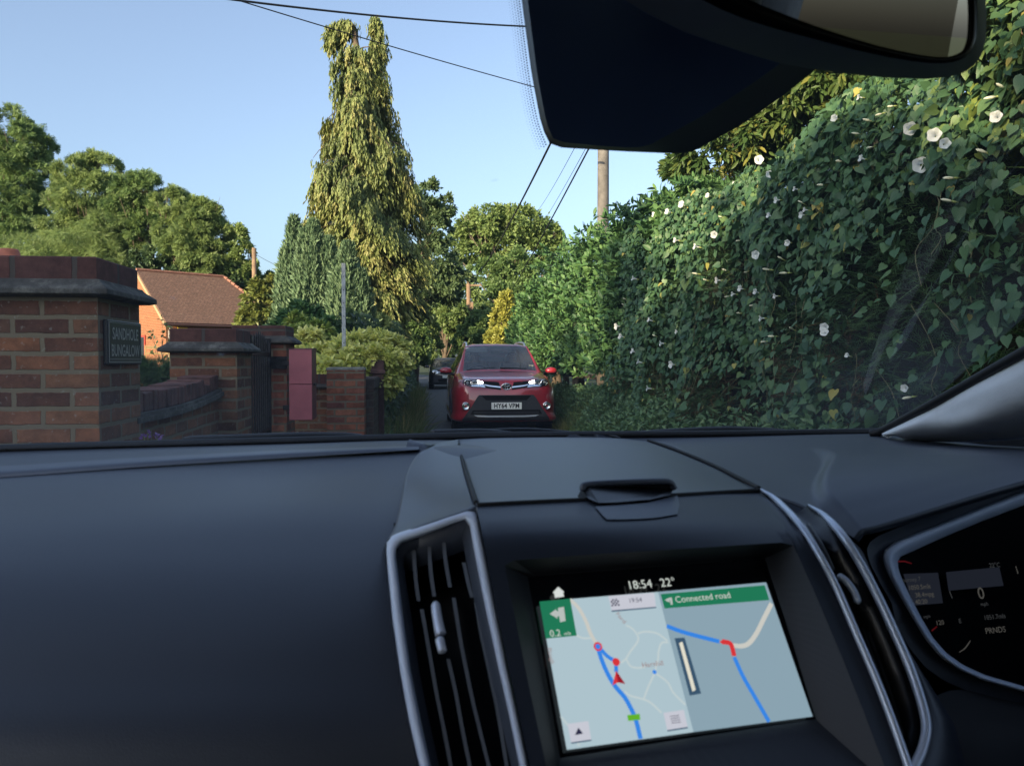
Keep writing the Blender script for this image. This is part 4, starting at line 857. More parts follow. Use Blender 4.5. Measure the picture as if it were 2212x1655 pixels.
n = 5000; Y = 8.6 + 9 * rng.uniform(0, 1, n) ** 1.2; t = rng.uniform(0, 1, n); X = LK * Y - .28 - .8 * t; z = (.12 + .75 * t) * rng.uniform(.3, 1, n)
tag(leaves('bank_weeds', np.column_stack([X, Y, z]), unit(rng.normal(size=(n, 3)) + np.array([.4, -.3, 0])), unit(np.array([.2, -.3, 1.0]) + rng.normal(size=(n, 3)) * .4), rng.uniform(.04, .10, n), LEAF, L_weed, None, rng.normal(.5, .25, n)), 'leafy weeds at the foot of the ivy hedge', 'undergrowth', kind='stuff')
# ferns in the right verge
def fern(label, u, v, Y, seed, L=.5):
    r = np.random.default_rng(seed); b = at(u, v, Y); root = empty('fern', (b[0], b[1], 0), 0, label, 'fern', 'ferns in the right verge'); k = 9; zb = max(.15, b[2] - .3)
    az = r.uniform(0, 6.28, k); P, D, N = [], [], []
    for a in az:
        o = np.array([math.cos(a), math.sin(a), 0])
        for s_ in np.linspace(.1, 1, 9):
            p = np.array([b[0], b[1], zb]) + o * L * s_ * .9 + np.array([0, 0, L * (1.1 * s_ - .9 * s_ * s_)])
            sd2 = np.cross(o, [0, 0, 1])
            for sg in (-1, 1): P.append(p); D.append(o * .5 + sd2 * sg + np.array([0, 0, -.1])); N.append(np.array([0, 0, 1.0]))
    n_ = len(P); S = np.tile(np.repeat(np.linspace(.2, .04, 9), 2), k)
    leaves('fronds', P, D, N, S, _feather(5, .12, .12, .02), leafmat('fern_' + str(seed), [(.06, .12, .03), (.12, .18, .04), (.24, .24, .05)]), root, r.normal(.5, .2, n_))
    G().tube([(0, 0, 0), (0, 0, zb)], .012, 5).obj('stem', M_twig, root)
fern('yellowish fern tuft at the foot of the laurel trunk', 1300, 830, 12.2, 5, .45); fern('fern near the grassy edge right of the red car', 1262, 868, 12.6, 6, .38)
fern('fern under the bindweed hedge, right of the laurel trunk', 1385, 815, 10.6, 7, .36); fern('fern nearest the dry straw verge', 1290, 890, 11.8, 8, .35)
# purple flowers at the foot of the low wall
b = at(325, 942, 3.6); pf = empty('purple_flower', (b[0], b[1], 0), 0, 'small purple wild flowers by the foot of the low brick wall', 'flower')
rs = random.Random(2)
for i, (dx, dz) in enumerate(((-.03, .0), (.03, .004), (.0, -.03), (.045, -.04), (-.012, .012))): G().tube([(dx * .2, 0, 0), (dx * .6, .01, (b[2] + dz) * .6), (dx, 0, b[2] + dz)], .002, 4).obj('stem', M_calyx, pf)
P = np.array([(dx + rs.uniform(-.012, .012), rs.uniform(-.012, .012), b[2] + dz + rs.uniform(-.01, .01)) for dx, dz in ((-.03, 0), (.03, .004), (-.012, .012), (.036, -.004)) for _ in range(8)]) + [b[0], b[1], 0]
leaves('petals', P, rdir(np.random.default_rng(1), len(P)), rdir(np.random.default_rng(2), len(P)), .02, LEAF, leafmat('purple_petal', [(.30, .14, .42), (.42, .22, .55)]), pf, np.linspace(0, 1, len(P)), 1.6)
P2 = P * 1; P2[:, 2] -= .06; leaves('foliage', P2, rdir(np.random.default_rng(3), len(P)), rdir(np.random.default_rng(4), len(P)), .03, LEAF, L_weed, pf, np.linspace(0, 1, len(P)), 1.0)

# --- trees behind the camera, on the sunny side: they put the near lane in shade
for i, (w_, back, h_, r_) in enumerate(((-14.2, 22, 8.6, 2.7), (-11, 22, 10.9, 3.3), (-6, 20, 10.7, 3.3), (-1.5, 19, 9.6, 3.1), (3.2, 20, 8.6, 3.0))):
    px, py = -.6 * back + .8 * w_, -.8 * back - .6 * w_; rng = np.random.default_rng(200 + i)
    root = empty('oak_tree', (px, py, 0), 0, 'broad oak tree across the lane behind the viewer', 'tree', 'oaks behind the viewer')
    B = [(px, py, h_ * .52, r_, r_, h_ * .46), (px + 1.2, py - .8, h_ * .3, r_, r_, h_ * .3), (px - 1.2, py + .8, h_ * .3, r_, r_, h_ * .3)]
    ob, tips = crown(root, B, 170, 80, .46, LEAF, L_mid, rng, rc=.3, shell=.2, wid=1.5)
    limbs(root, tips[:10], .8, .25, M_bark, rng)
# ================================================================== CARS ON THE LANE (local frame: x to picture right, y away from us, z up, nose at y=0)
def paint(name, c, rough=.3, flake=.0):
    m = plain(name, c, rough, 0.0, .06, 3, 0, 60, .5, 1.0); return m
M_red = paint('red_paint', (.33, .020, .032)); M_blk = paint('black_paint', (.008, .008, .010))
M_trim = plain('grey_plastic', (.026, .027, .031), .6, 0, .1, 30); M_dark = plain('black_plastic', (.003, .003, .0035), .6, spec=.2); M_chrome = plain('chrome', (.75, .76, .78), .12, 1.0)
M_silver = plain('silver_bar', (.62, .64, .68), .3, .6); M_tyre = plain('tyre_rubber', (.015, .015, .016), .8, 0, .2, 20); M_rim = plain('alloy_rim', (.30, .31, .33), .35, .9)
M_lens = glassmat('headlight_lens', (.94, .96, .98), .09); M_refl = plain('reflector', (.80, .82, .84), .16, 1.0, .25, 60); M_drl = emis('lit_lamp', (1, .95, .88), 9)
M_wsg = glassmat('car_glass', (.78, .86, .86), .15, .2, (.5, .55, .6), .19); M_sideglass = glassmat('side_glass', (.10, .12, .13), .08); M_seat = plain('seat_fabric', (.50, .46, .40), .85); M_cab = plain('cabin_dark', (.02, .02, .022), .7)  # pale film mixed into the car glass stands in for sky reflection
M_plate = plain('plate_white', (.88, .87, .80), .45); M_plt = plain('plate_black', (.01, .01, .012), .5)

RING = [  # y, half ring from roof/bonnet centre down to the floor
 (0.00, [(0, .800), (.34, .80), (.54, .79), (.61, .77), (.655, .74), (.68, .68), (.69, .60), (.67, .45), (.62, .34), (0, .32)]),
 (0.05, [(0, .930), (.35, .925), (.60, .905), (.69, .875), (.735, .82), (.76, .72), (.775, .60), (.76, .42), (.72, .28), (0, .26)]),
 (0.14, [(0, .985), (.40, .98), (.66, .955), (.745, .92), (.79, .85), (.825, .74), (.84, .60), (.835, .42), (.80, .25), (0, .24)]),
 (0.30, [(0, 1.020), (.40, 1.015), (.69, .995), (.775, .965), (.83, .89), (.87, .77), (.885, .60), (.885, .42), (.85, .24), (0, .23)]),
 (0.62, [(0, 1.065), (.40, 1.06), (.70, 1.045), (.79, 1.015), (.85, .935), (.905, .80), (.92, .62), (.92, .42), (.87, .24), (0, .23)]),
 (1.00, [(0, 1.115), (.40, 1.11), (.70, 1.09), (.785, 1.065), (.86, .985), (.91, .82), (.92, .62), (.92, .42), (.88, .24), (0, .23)]),
 (1.12, [(0, 1.145), (.40, 1.138), (.69, 1.11), (.775, 1.085), (.86, 1.00), (.91, .83), (.92, .62), (.92, .42), (.88, .24), (0, .23)]),
 (1.50, [(0, 1.395), (.40, 1.388), (.645, 1.355), (.705, 1.325), (.865, 1.02), (.91, .84), (.92, .62), (.92, .42), (.88, .24), (0, .23)]),
 (1.86, [(0, 1.600), (.40, 1.592), (.585, 1.565), (.635, 1.525), (.865, 1.04), (.91, .85), (.92, .62), (.92, .42), (.88, .24), (0, .23)]),
 (2.10, [(0, 1.635), (.40, 1.627), (.575, 1.60), (.628, 1.555), (.865, 1.05), (.91, .86), (.92, .62), (.92, .42), (.88, .24), (0, .23)]),
 (2.80, [(0, 1.660), (.40, 1.65), (.570, 1.62), (.622, 1.575), (.86, 1.06), (.91, .87), (.92, .62), (.92, .42), (.88, .24), (0, .23)]),
 (3.90, [(0, 1.620), (.40, 1.61), (.555, 1.58), (.605, 1.53), (.85, 1.09), (.90, .88), (.91, .62), (.91, .42), (.87, .24), (0, .23)]),
 (4.25, [(0, 1.44), (.39, 1.43), (.56, 1.40), (.62, 1.36), (.83, 1.09), (.88, .88), (.89, .62), (.89, .44), (.84, .28), (0, .26)]),
 (4.50, [(0, 1.10), (.38, 1.10), (.60, 1.09), (.68, 1.07), (.78, 1.0), (.84, .86), (.85, .62), (.84, .46), (.78, .34), (0, .32)])]
class Car:
    def __init__(s, name, label, loc, rz, sx=1.0, sy=1.0, sz=1.0, mat=None, cabin=True, zroof=1.0):
        s.root = empty(name, loc, rz, label, 'car'); s.sc = np.array([sx, sy, sz])
        ys = np.array([r[0] for r in RING]); rings = np.array([r[1] for r in RING])
        rings = rings.copy(); up = rings[:, :, 1]; rings[:, :, 1] = np.where(up > 1.1, 1.1 + (up - 1.1) * zroof, up)
        NR, NC = 92, 46; tl = np.interp(np.linspace(0, 1, NR), [0, .25, .5, 1], [0, 4, 8, len(ys) - 1])
        tl = np.unique(np.r_[np.linspace(0, 5, 26), np.linspace(5, 8, 28), np.linspace(8, len(ys) - 1, 30)])
        NR = len(tl)
        def ev(A, t):                          # Catmull along stations
            A = np.asarray(A, float); k = len(A); Q = np.concatenate([[2 * A[0] - A[1]], A, [2 * A[-1] - A[-2]]]); i = np.minimum(t.astype(int), k - 2); f = (t - i).reshape(-1, *([1] * (A.ndim - 1)))
            a, b, c_, d = Q[i], Q[i + 1], Q[i + 2], Q[i + 3]; return .5 * (2 * b + (c_ - a) * f + (2 * a - 5 * b + 4 * c_ - d) * f * f + (3 * b - a - 3 * c_ + d) * f ** 3)
        Y = ev(ys, tl); R = ev(rings, tl)       # NR,10,2
        tc = np.unique(np.r_[np.linspace(0, 2, 9), np.linspace(2, 8, 25), np.linspace(8, 9, 3)])
        H = ev(R.transpose(1, 0, 2), tc).transpose(1, 0, 2)  # NR,len(tc),2
        H[:, 0, 0] = 0; H[:, -1, 0] = 0; K = len(tc)
        V = []; full = np.r_[np.arange(K), K + np.arange(1, K - 1)]
        for i in range(NR):
            for j in range(K): V.append((H[i, j, 0], Y[i], H[i, j, 1]))
            for j in range(K - 2, 0, -1): V.append((-H[i, j, 0], Y[i], H[i, j, 1]))
        C = 2 * K - 2; body, ws, sg, rw = [], [], [], []
        for i in range(NR - 1):
            tm = .5 * (tl[i] + tl[i + 1])
            for j in range(C):
                f = (i * C + j, i * C + (j + 1) % C, (i + 1) * C + (j + 1) % C, (i + 1) * C + j)
                jj = j if j < K - 1 else (C - 1 - j); cm = .5 * (tc[jj] + tc[jj + 1])
                if 6.05 < tm < 7.95 and cm < 1.9: ws.append(f)
                elif 7.15 < tm < 11 and 3.12 < cm < 3.9: sg.append(f)
                elif 11.15 < tm < 12.4 and cm < 1.8: rw.append(f)
                else: body.append(f)
        body.append(tuple(range(C - 1, -1, -1))); body.append(tuple((NR - 1) * C + k for k in range(C)))
        V = np.array(V) * s.sc
        def sub(fs):
            ids = sorted({i for f in fs for i in f}); mp = {a: b for b, a in enumerate(ids)}; return V[ids], [tuple(mp[i] for i in f) for f in fs]
        s.body = mk('body', V, body, mat, s.root, smooth=True)
        s.bvh = BVHTree.FromPolygons([tuple(v) for v in V], body + ws + sg + rw)
        v_, f_ = sub(ws); s.ws = mk('windscreen', v_, f_, M_wsg, s.root, smooth=True)
        v_, f_ = sub(sg); mk('side_window', v_, f_, M_sideglass if cabin else M_dark, s.root, smooth=True)
        v_, f_ = sub(rw); mk('rear_window', v_, f_, M_wsg, s.root, smooth=True)
    def fy(s, x, z):
        h = s.bvh.ray_cast(Vector((x * s.sc[0], -3, z * s.sc[2])), Vector((0, 1, 0)))
        if h[0] is None or h[0].y > .9 * s.sc[1]: n = s.bvh.find_nearest(Vector((x * s.sc[0], .05, z * s.sc[2]))); return np.array(n[0])
        return np.array(h[0])
    def drape(s, name, poly, off, mat, parent=None, thick=.02, step=.035, mirror=False, smooth=True, both=False):
        """polygon in (x,z) laid over the nose, standing off by off metres"""
        out = []
        for sg in ((1, -1) if both else (1,)):
            P = [(sg * a, b) for a, b in poly]
            if sg < 0: P = P[::-1]
            bd = []
            for i in range(len(P)):
                a, b = np.array(P[i]), np.array(P[(i + 1) % len(P)]); k = max(1, int(np.linalg.norm(b - a) / step)); bd += [tuple(a + (b - a) * t / k) for t in range(k)]
            arr = np.array(bd); inn = []
            for x in np.arange(arr[:, 0].min() + step / 2, arr[:, 0].max(), step):
                for z in np.arange(arr[:, 1].min() + step / 2, arr[:, 1].max(), step):
                    cr = False; jn = len(bd) - 1
                    for q in range(len(bd)):
                        xa, za = bd[q]; xb, zb = bd[jn]
                        if (za > z) != (zb > z) and x < (xb - xa) * (z - za) / (zb - za) + xa: cr = not cr
                        jn = q
                    if cr and min(np.hypot(arr[:, 0] - x, arr[:, 1] - z)) > step * .4: inn.append((x, z))
            nbd = len(bd)
            vs, es, fs, *_ = geometry.delaunay_2d_cdt([Vector(p) for p in bd + inn], [(i, (i + 1) % nbd) for i in range(nbd)], [list(range(nbd))], 1, 1e-6)
            base = [s.fy(p.x, p.y) for p in vs]; top = [b + np.array([0, -off, 0]) for b in base]
            n = len(vs); V = top + [b + np.array([0, thick, 0]) for b in top]
            F = [tuple(reversed(f)) if False else tuple(f) for f in fs]
            ed = {}
            for f in F:
                for a, b in zip(f, f[1:] + f[:1]): ed[(a, b)] = 1
            rim = [(b, a, a + n, b + n) for (a, b) in ed if (b, a) not in ed]
            o = mk(name, np.array(V), F + rim, mat, parent or s.root, smooth=False); out.append(o)
        return out
    def wheel(s, x, y, r=.35, w=.22):
        sx, sy, sz = s.sc; sg = 1 if x > 0 else -1; k = 28; x *= sx; y *= sy
        prof = [(r * .62, 0), (r * .93, -.004), (r, .03), (r, w - .03), (r * .93, w), (r * .62, w)]; V = []
        for rr_, d in prof: V += [(x + sg * (.0 - d), y + rr_ * math.cos(2 * math.pi * i / k), r + rr_ * math.sin(2 * math.pi * i / k)) for i in range(k)]
        F = [(i * k + j, i * k + (j + 1) % k, (i + 1) * k + (j + 1) % k, (i + 1) * k + j) for i in range(len(prof) - 1) for j in range(k)]
        t = mk('wheel', V, F, M_tyre, s.root, smooth=True)
        g = G(); V = [(x - sg * .03, y, r)] + [(x - sg * .035, y + r * .64 * math.cos(2 * math.pi * i / k), r + r * .64 * math.sin(2 * math.pi * i / k)) for i in range(k)]
        g.add(V, [(0, 1 + i, 1 + (i + 1) % k) for i in range(k)])
        for i in range(5):
            a = 2 * math.pi * i / 5; g.tube([(x - sg * .02, y, r), (x - sg * .015, y + r * .6 * math.cos(a), r + r * .6 * math.sin(a))], [.035, .028], 6)
        g.obj('rim', M_rim, t)
def ellip(c, r, nu=16, nv=10):
    V = [(c[0] + r[0] * math.cos(a) * math.sin(b), c[1] + r[1] * math.sin(a) * math.sin(b), c[2] + r[2] * math.cos(b)) for b in np.linspace(0, math.pi, nv) for a in np.linspace(0, 2 * math.pi, nu, endpoint=False)]
    return V, [(i * nu + j, i * nu + (j + 1) % nu, (i + 1) * nu + (j + 1) % nu, (i + 1) * nu + j) for i in range(nv - 1) for j in range(nu)]
def disc(c, r, dy, k=20, rz=None):
    rz = rz or r; V = [(c[0], c[1] + dy, c[2])] + [(c[0] + r * math.cos(2 * math.pi * i / k), c[1], c[2] + rz * math.sin(2 * math.pi * i / k)) for i in range(k)]
    return V, [(0, 1 + (i + 1) % k, 1 + i) for i in range(k)]
def ring_tube(c, rx, rz, t, k=40, a0=0, a1=2 * math.pi):
    pts = [(c[0] + rx * math.cos(a), c[1], c[2] + rz * math.sin(a)) for a in np.linspace(a0, a1, k)]; return tube(pts, t, 6)

# ---- the red car
rp = at(1094, 780, 13.3); red = Car('parked_car', 'red crossover car facing us in the lane with its lamps lit', (rp[0], rp[1], .02), LYAW, mat=M_red)
R = red
R.drape('bumper', [(-.47, .715), (.47, .715), (.51, .67), (.60, .52), (.70, .38), (.76, .29), (.74, .22), (-.74, .22), (-.76, .29), (-.70, .38), (-.60, .52), (-.51, .67)], .010, M_trim)
R.drape('lower_grille', [(-.43, .705), (.43, .705), (.35, .625), (-.35, .625)], .016, M_dark)
gl = R.drape('lower_intake', [(-.58, .46), (.58, .46), (.62, .385), (-.62, .385)], .016, M_dark)[0]
for zz in (.425, .405): R.drape('slat', [(-.56, zz + .005), (.56, zz + .005), (.57, zz - .004), (-.57, zz - .004)], .022, M_trim, gl)
R.drape('skid_strip', [(-.56, .372), (-.3, .362), (.3, .362), (.56, .372), (.5, .345), (.3, .335), (-.3, .335), (-.5, .345)], .026, M_silver)
for sgn in (1, -1):
    gr = R.drape('upper_grille', [(sgn * a, b) for a, b in ((.13, .935), (.49, .962), (.44, .90), (.33, .835), (.09, .80))][::sgn], .006, M_dark)[0]
    R.drape('chrome_bar', [(sgn * a, b) for a, b in ((.10, .862), (.30, .885), (.455, .918), (.455, .902), (.30, .862), (.095, .838))][::sgn], .014, M_chrome, gr)
    hl = R.drape('headlight', [(sgn * a, b) for a, b in ((.735, .985), (.62, .995), (.50, .978), (.40, .935), (.335, .835), (.46, .85), (.60, .855), (.70, .875), (.755, .925))][::sgn], .004, M_dark)[0]
    g = G(); p = R.fy(sgn * .665, .925)
    V, F = ring_tube((p[0], p[1] - .022, p[2]), .052, .050, .009); g.add(V, F)
    p2 = R.fy(sgn * .545, .915); V, F = disc((p2[0], p2[1] - .014, p2[2]), .055, .006, rz=.042); g.add(V, F)
    V, F = ring_tube((p2[0], p2[1] - .016, p2[2]), .055, .042, .006); g.add(V, F)
    V, F = disc((p[0], p[1] - .012, p[2]), .047, -.012); g.add(V, F, 1)
    V, F = disc((p[0], p[1] - .026, p[2]), .026, -.012); g.add(V, F, 2)
    g.obj('reflector', [M_refl, M_dark, plain('projector_lens', (.25, .28, .3), .05)], hl, smooth=True)
    R.drape('reflector', [(sgn * a, b) for a, b in ((.47, .90), (.395, .90), (.36, .845), (.46, .858), (.58, .862), (.62, .88))][::sgn], .012, M_refl, hl)
    R.drape('running_lamp', [(sgn * a, b) for a, b in ((.495, .968), (.405, .945), (.40, .915), (.50, .92))][::sgn], .022, M_drl, hl, step=.02)
    R.drape('lens', [(sgn * a, b) for a, b in ((.735, .983), (.62, .993), (.50, .976), (.40, .933), (.337, .837), (.46, .852), (.60, .857), (.70, .877), (.753, .925))][::sgn], .040, M_lens, hl)
    p = R.fy(sgn * .70, .53); fg = G(); V, F = ellip((p[0], p[1] - .0, p[2]), (.080, .03, .080)); fg.add(V, F, 0)
    fo = fg.obj('fog_lamp', M_red, R.root, smooth=True)
    g = G(); V, F = ring_tube((p[0], p[1] - .030, p[2]), .058, .058, .010); g.add(V, F); V, F = disc((p[0], p[1] - .032, p[2]), .052, .012); g.add(V, F)
    V, F = ring_tube((p[0], p[1] - .034, p[2]), .028, .028, .007); g.add(V, F); g.obj('reflector', M_refl, fo, smooth=True)
# oval badge on the bonnet lip
bp_ = R.fy(0, .862); bg = G(); bc = (bp_[0], bp_[1] - .022, bp_[2])
V, F = disc(bc, .075, -.004, 30, .05); bd_ = G().add(V, F).obj('badge', M_plt, R.root)
g = G(); bc2 = (bc[0], bc[1] - .006, bc[2])
for rx, rz, dz in ((.080, .055, 0), (.024, .050, 0), (.055, .020, .022)):
    V, F = ring_tube((bc2[0], bc2[1], bc2[2] + dz), rx, rz, .0065 if rx > .07 else .0055); g.add(V, F)
g.obj('emblem', M_chrome, bd_, smooth=True)
# number plate
q = R.fy(0, .53); g = G(); g.box(-.262, .262, q[1] - .040, q[1] - .028, .470, .588); np_ = g.obj('number_plate', M_plate, R.root, bevel=.004)
text('lettering', 'HY64 VPM', .112, M_plt, np_, (0, q[1] - .0415, .528), (1, 0, 0), (0, 0, 1), .0032, squeeze=.84, spacing=1.06)
# mirrors, rails, wipers, wheels
for sgn in (1, -1):
    V, F = ellip((sgn * 1.0, 1.34, 1.115), (.115, .075, .068)); V = np.array(V); V[:, 2] = np.maximum(V[:, 2], 1.075)
    m_ = mk('door_mirror', V, F, M_red, R.root, smooth=True)
    V, F = ellip((sgn * 1.0, 1.345, 1.075), (.112, .07, .028)); mk('mirror_base', V, F, M_dark, m_, smooth=True)
    G().tube([(sgn * .85, 1.42, 1.04), (sgn * .93, 1.36, 1.07)], .022, 8).obj('stalk', M_dark, m_)
    P = crom([(sgn * .575, 1.95, 1.585), (sgn * .575, 2.12, 1.645), (sgn * .57, 2.6, 1.675), (sgn * .56, 3.3, 1.67), (sgn * .55, 3.8, 1.62)], 24); G().tube(P, .021, 8).obj('roof_rail', M_silver, R.root, smooth=True)
    for y in (.92, 3.58): R.wheel(sgn * .905, y)
    a = np.linspace(-.15, math.pi + .15, 20); P = [(sgn * .925, .92 + .41 * math.cos(t), .36 + .41 * math.sin(t)) for t in a]; G().tube(P, .035, 6, flat=.5).obj('arch_trim', M_trim, R.root)
G().box(-.86, .86, .3, 4.2, .20, .235).obj('underbody', M_dark, R.root)
g = G(); g.tube([(-.62, 1.135, 1.128), (-.1, 1.17, 1.172)], .012, 5).tube([(.0, 1.14, 1.168), (.5, 1.16, 1.155)], .012, 5); g.obj('wiper', M_dark, R.root)
# cabin
cabin = G(); cabin.box(-.80, .80, 1.2, 1.75, .95, 1.10).box(-.82, .82, 1.3, 4.2, .3, .34).box(-.75, .75, 3.6, 3.75, .34, 1.15); cabin.obj('dashboard', M_cab, R.root, bevel=.03)
for sgn in (1, -1):
    g = G(); g.box(sgn * .37 - .25, sgn * .37 + .25, 2.1, 2.6, .55, .70).box(sgn * .37 - .24, sgn * .37 + .24, 2.55, 2.70, .6, 1.22).box(sgn * .37 - .12, sgn * .37 + .12, 2.58, 2.68, 1.25, 1.44); g.obj('seat', M_seat, R.root, bevel=.05)
G().box(-.62, -.18, 1.80, 1.82, 1.47, 1.555).obj('sun_visor', plain('visor', (.7, .7, .68), .8), R.root, bevel=.008)
V, F = ring_tube((-.37, 1.72, 1.06), .185, .15, .016); G().add(V, F).obj('steering_wheel', M_cab, R.root, smooth=True)
G().box(-.12, .12, 1.74, 1.77, 1.44, 1.50).obj('inner_mirror', M_dark, R.root, bevel=.01)
t = R.ws.data; wv = [v.co for v in t.vertices]
R.drape_y = None
for x0, z0 in ((.60, 1.19),):
    h = R.bvh.ray_cast(Vector((x0, -2, z0)), Vector((0, 1, 0)))[0]; G().box(x0 - .045, x0 + .045, h.y + .03, h.y + .034, z0 - .03, z0 + .03).obj('permit', plain('permit_paper', (.6, .62, .5), .7), R.root)

def person(label, root, sx, shirt, hair, hold):
    """seated figure grown from one skeleton; only head, shoulders and arms show over the dashboard"""
    o = empty('person', (0, 0, 0), 0, label, 'person'); W = Matrix.Rotation(root.rotation_euler.z, 4, 'Z'); W.translation = root.location
    J = {'pel': (sx, 2.42, .78, .15), 'sp': (sx, 2.44, .98, .15), 'ch': (sx, 2.43, 1.16, .16), 'nk': (sx, 2.40, 1.30, .060), 'hd': (sx, 2.37, 1.37, .075), 'tp': (sx, 2.37, 1.46, .080),
         'sl': (sx - .19, 2.41, 1.22, .065), 'el': (sx - .25, 2.16, 1.04, .045), 'wl': (sx - (.13 if hold else .10), 1.84, 1.12 if hold else .92, .030), 'fl': (sx - (.12 if hold else .09), 1.77, 1.15 if hold else .90, .028),
         'sr': (sx + .19, 2.41, 1.22, .065), 'er': (sx + .25, 2.16, 1.04, .045), 'wr': (sx + (.13 if hold else .10), 1.84, 1.12 if hold else .92, .030), 'fr': (sx + (.12 if hold else .09), 1.77, 1.15 if hold else .90, .028),
         'kl': (sx - .12, 1.98, .80, .075), 'al': (sx - .12, 1.75, .45, .05), 'kr': (sx + .12, 1.98, .80, .075), 'ar': (sx + .12, 1.75, .45, .05)}
    E_ = [('pel', 'sp'), ('sp', 'ch'), ('ch', 'nk'), ('nk', 'hd'), ('hd', 'tp'), ('ch', 'sl'), ('sl', 'el'), ('el', 'wl'), ('wl', 'fl'), ('ch', 'sr'), ('sr', 'er'), ('er', 'wr'), ('wr', 'fr'), ('pel', 'kl'), ('kl', 'al'), ('pel', 'kr'), ('kr', 'ar')]
    kk = list(J); me = bpy.data.meshes.new('body'); me.from_pydata([tuple(W @ Vector(J[k][:3])) for k in kk], [(kk.index(a), kk.index(b)) for a, b in E_], [])
    b = bpy.data.objects.new('body', me); COL.objects.link(b); b.parent = o
    m, t_, N, L, pb = nt('skin_and_' + shirt[0]); ge = N.new('ShaderNodeTexCoord'); sx_ = N.new('ShaderNodeSeparateXYZ'); L.new(ge.outputs['Object'], sx_.inputs[0])
    cmpn = N.new('ShaderNodeMath'); cmpn.operation = 'GREATER_THAN'; cmpn.inputs[1].default_value = root.location.z + 1.27; L.new(sx_.outputs['Z'], cmpn.inputs[0])
    mx = N.new('ShaderNodeMix'); mx.data_type = 'RGBA'; mx.inputs[6].default_value = (*shirt[1], 1); mx.inputs[7].default_value = (.50, .30, .22, 1); L.new(cmpn.outputs[0], mx.inputs[0]); L.new(mx.outputs[2], pb.inputs['Base Color']); pb.inputs['Roughness'].default_value = .7
    me.materials.append(m)
    sk = b.modifiers.new('skin', 'SKIN'); 
    for i, k in enumerate(kk): me.skin_vertices[0].data[i].radius = (J[k][3], J[k][3])
    me.skin_vertices[0].data[0].use_root = True
    ss = b.modifiers.new('smooth', 'SUBSURF'); ss.levels = 2; ss.render_levels = 2
    def loc(V): return [tuple(W @ Vector(v)) for v in V]
    V, F = ellip((sx, 2.385, 1.45), (.088, .10, .085)); V = np.array(V); keep = V[:, 1] - 2.385 > -.075 ; mk('hair', loc(V), [f for f in F if all(V[i][2] > 1.44 or V[i][1] > 2.39 for i in f)], hair, o, smooth=True)
    g = G()
    for s2 in (-1, 1):
        V, F = ellip((sx + s2 * .031, 2.298, 1.425), (.013, .01, .007), 8, 6); g.add(loc(V), F, 0); V, F = ellip((sx + s2 * .083, 2.38, 1.40), (.012, .025, .032), 8, 6); g.add(loc(V), F, 1)
        for w in (s2,):                         # fingers of this hand, curled round the wheel rim or resting
            hx_, hy_, hz_ = J['fl' if w < 0 else 'fr'][:3]
            for q in range(4): V, F = tube([(hx_ + (q - 1.5) * .018, hy_ + .01, hz_ - .005), (hx_ + (q - 1.5) * .019, hy_ - .035, hz_ + .008), (hx_ + (q - 1.5) * .018, hy_ - .05 + .004 * abs(q - 1), hz_ - .02)], [.011, .0095, .007], 6); g.add(loc(V), F, 1)
            V, F = tube([(hx_ - w * .03, hy_ + .03, hz_), (hx_ - w * .05, hy_ - .01, hz_ + .006)], [.012, .009], 6); g.add(loc(V), F, 1)
    V, F = ellip((sx, 2.278, 1.395), (.014, .02, .02), 8, 6); g.add(loc(V), F, 1); V, F = ellip((sx, 2.293, 1.358), (.026, .01, .006), 8, 6); g.add(loc(V), F, 2)
    g.obj('face', [plain('eye', (.05, .04, .04), .3), plain('skin', (.50, .30, .22), .65), plain('lips', (.35, .14, .12), .6)], o, smooth=True)
    return o
person('driver in a pale top behind the wheel of the red car', R.root, -.37, ('pale_top', (.45, .38, .34)), plain('grey_hair', (.25, .22, .2), .8), True)
person('passenger in a dark top beside the driver of the red car', R.root, .37, ('dark_top', (.10, .10, .12)), plain('brown_hair', (.08, .05, .03), .8), False)

# ---- the black car behind it
bp0 = at(968, 800, 35.5); K_ = Car('parked_car', 'black hatchback waiting behind the red car', (bp0[0], bp0[1], .02), LYAW, .95, .95, .94, M_blk, zroof=.82)
K_.drape('bumper', [(-.7, .62), (.7, .62), (.74, .5), (.72, .3), (-.72, .3), (-.74, .5)], .008, M_trim)
K_.drape('lower_grille', [(-.5, .5), (.5, .5), (.45, .36), (-.45, .36)], .016, M_dark)
ug = K_.drape('upper_grille', [(-.42, .86), (.42, .86), (.36, .74), (-.36, .74)], .008, M_dark)[0]
K_.drape('chrome_bar', [(-.42, .85), (.42, .85), (.42, .825), (-.42, .825)], .018, M_chrome, ug); K_.drape('chrome_bar', [(-.38, .79), (.38, .79), (.38, .775), (-.38, .775)], .018, M_chrome, ug)
for sgn in (1, -1):
    hl = K_.drape('headlight', [(sgn * a, b) for a, b in ((.74, .95), (.56, .93), (.45, .84), (.50, .76), (.66, .77), (.76, .84))][::sgn], .008, M_refl)[0]
    p = K_.fy(sgn * .60, .85); V, F = ellip((p[0], p[1] - .03, p[2]), (.06, .03, .06)); mk('reflector', V, F, plain('bright_lamp', (.92, .92, .92), .3, 0), hl, smooth=True)
    V, F = ellip((sgn * .96, 1.25, 1.03), (.11, .07, .07)); mk('door_mirror', V, F, M_blk, K_.root, smooth=True)
    for y in (.92, 3.58): K_.wheel(sgn * .905, y, .32)
q = K_.fy(0, .6); G().box(-.26, .26, q[1] - .035, q[1] - .025, .52, .63).obj('number_plate', M_plate, K_.root)
g = G()
for sgn in (1, -1): g.box(sgn * .36 - .22, sgn * .36 + .22, 2.3, 2.45, .5, 1.12).box(sgn * .36 - .11, sgn * .36 + .11, 2.3, 2.4, 1.13, 1.27)
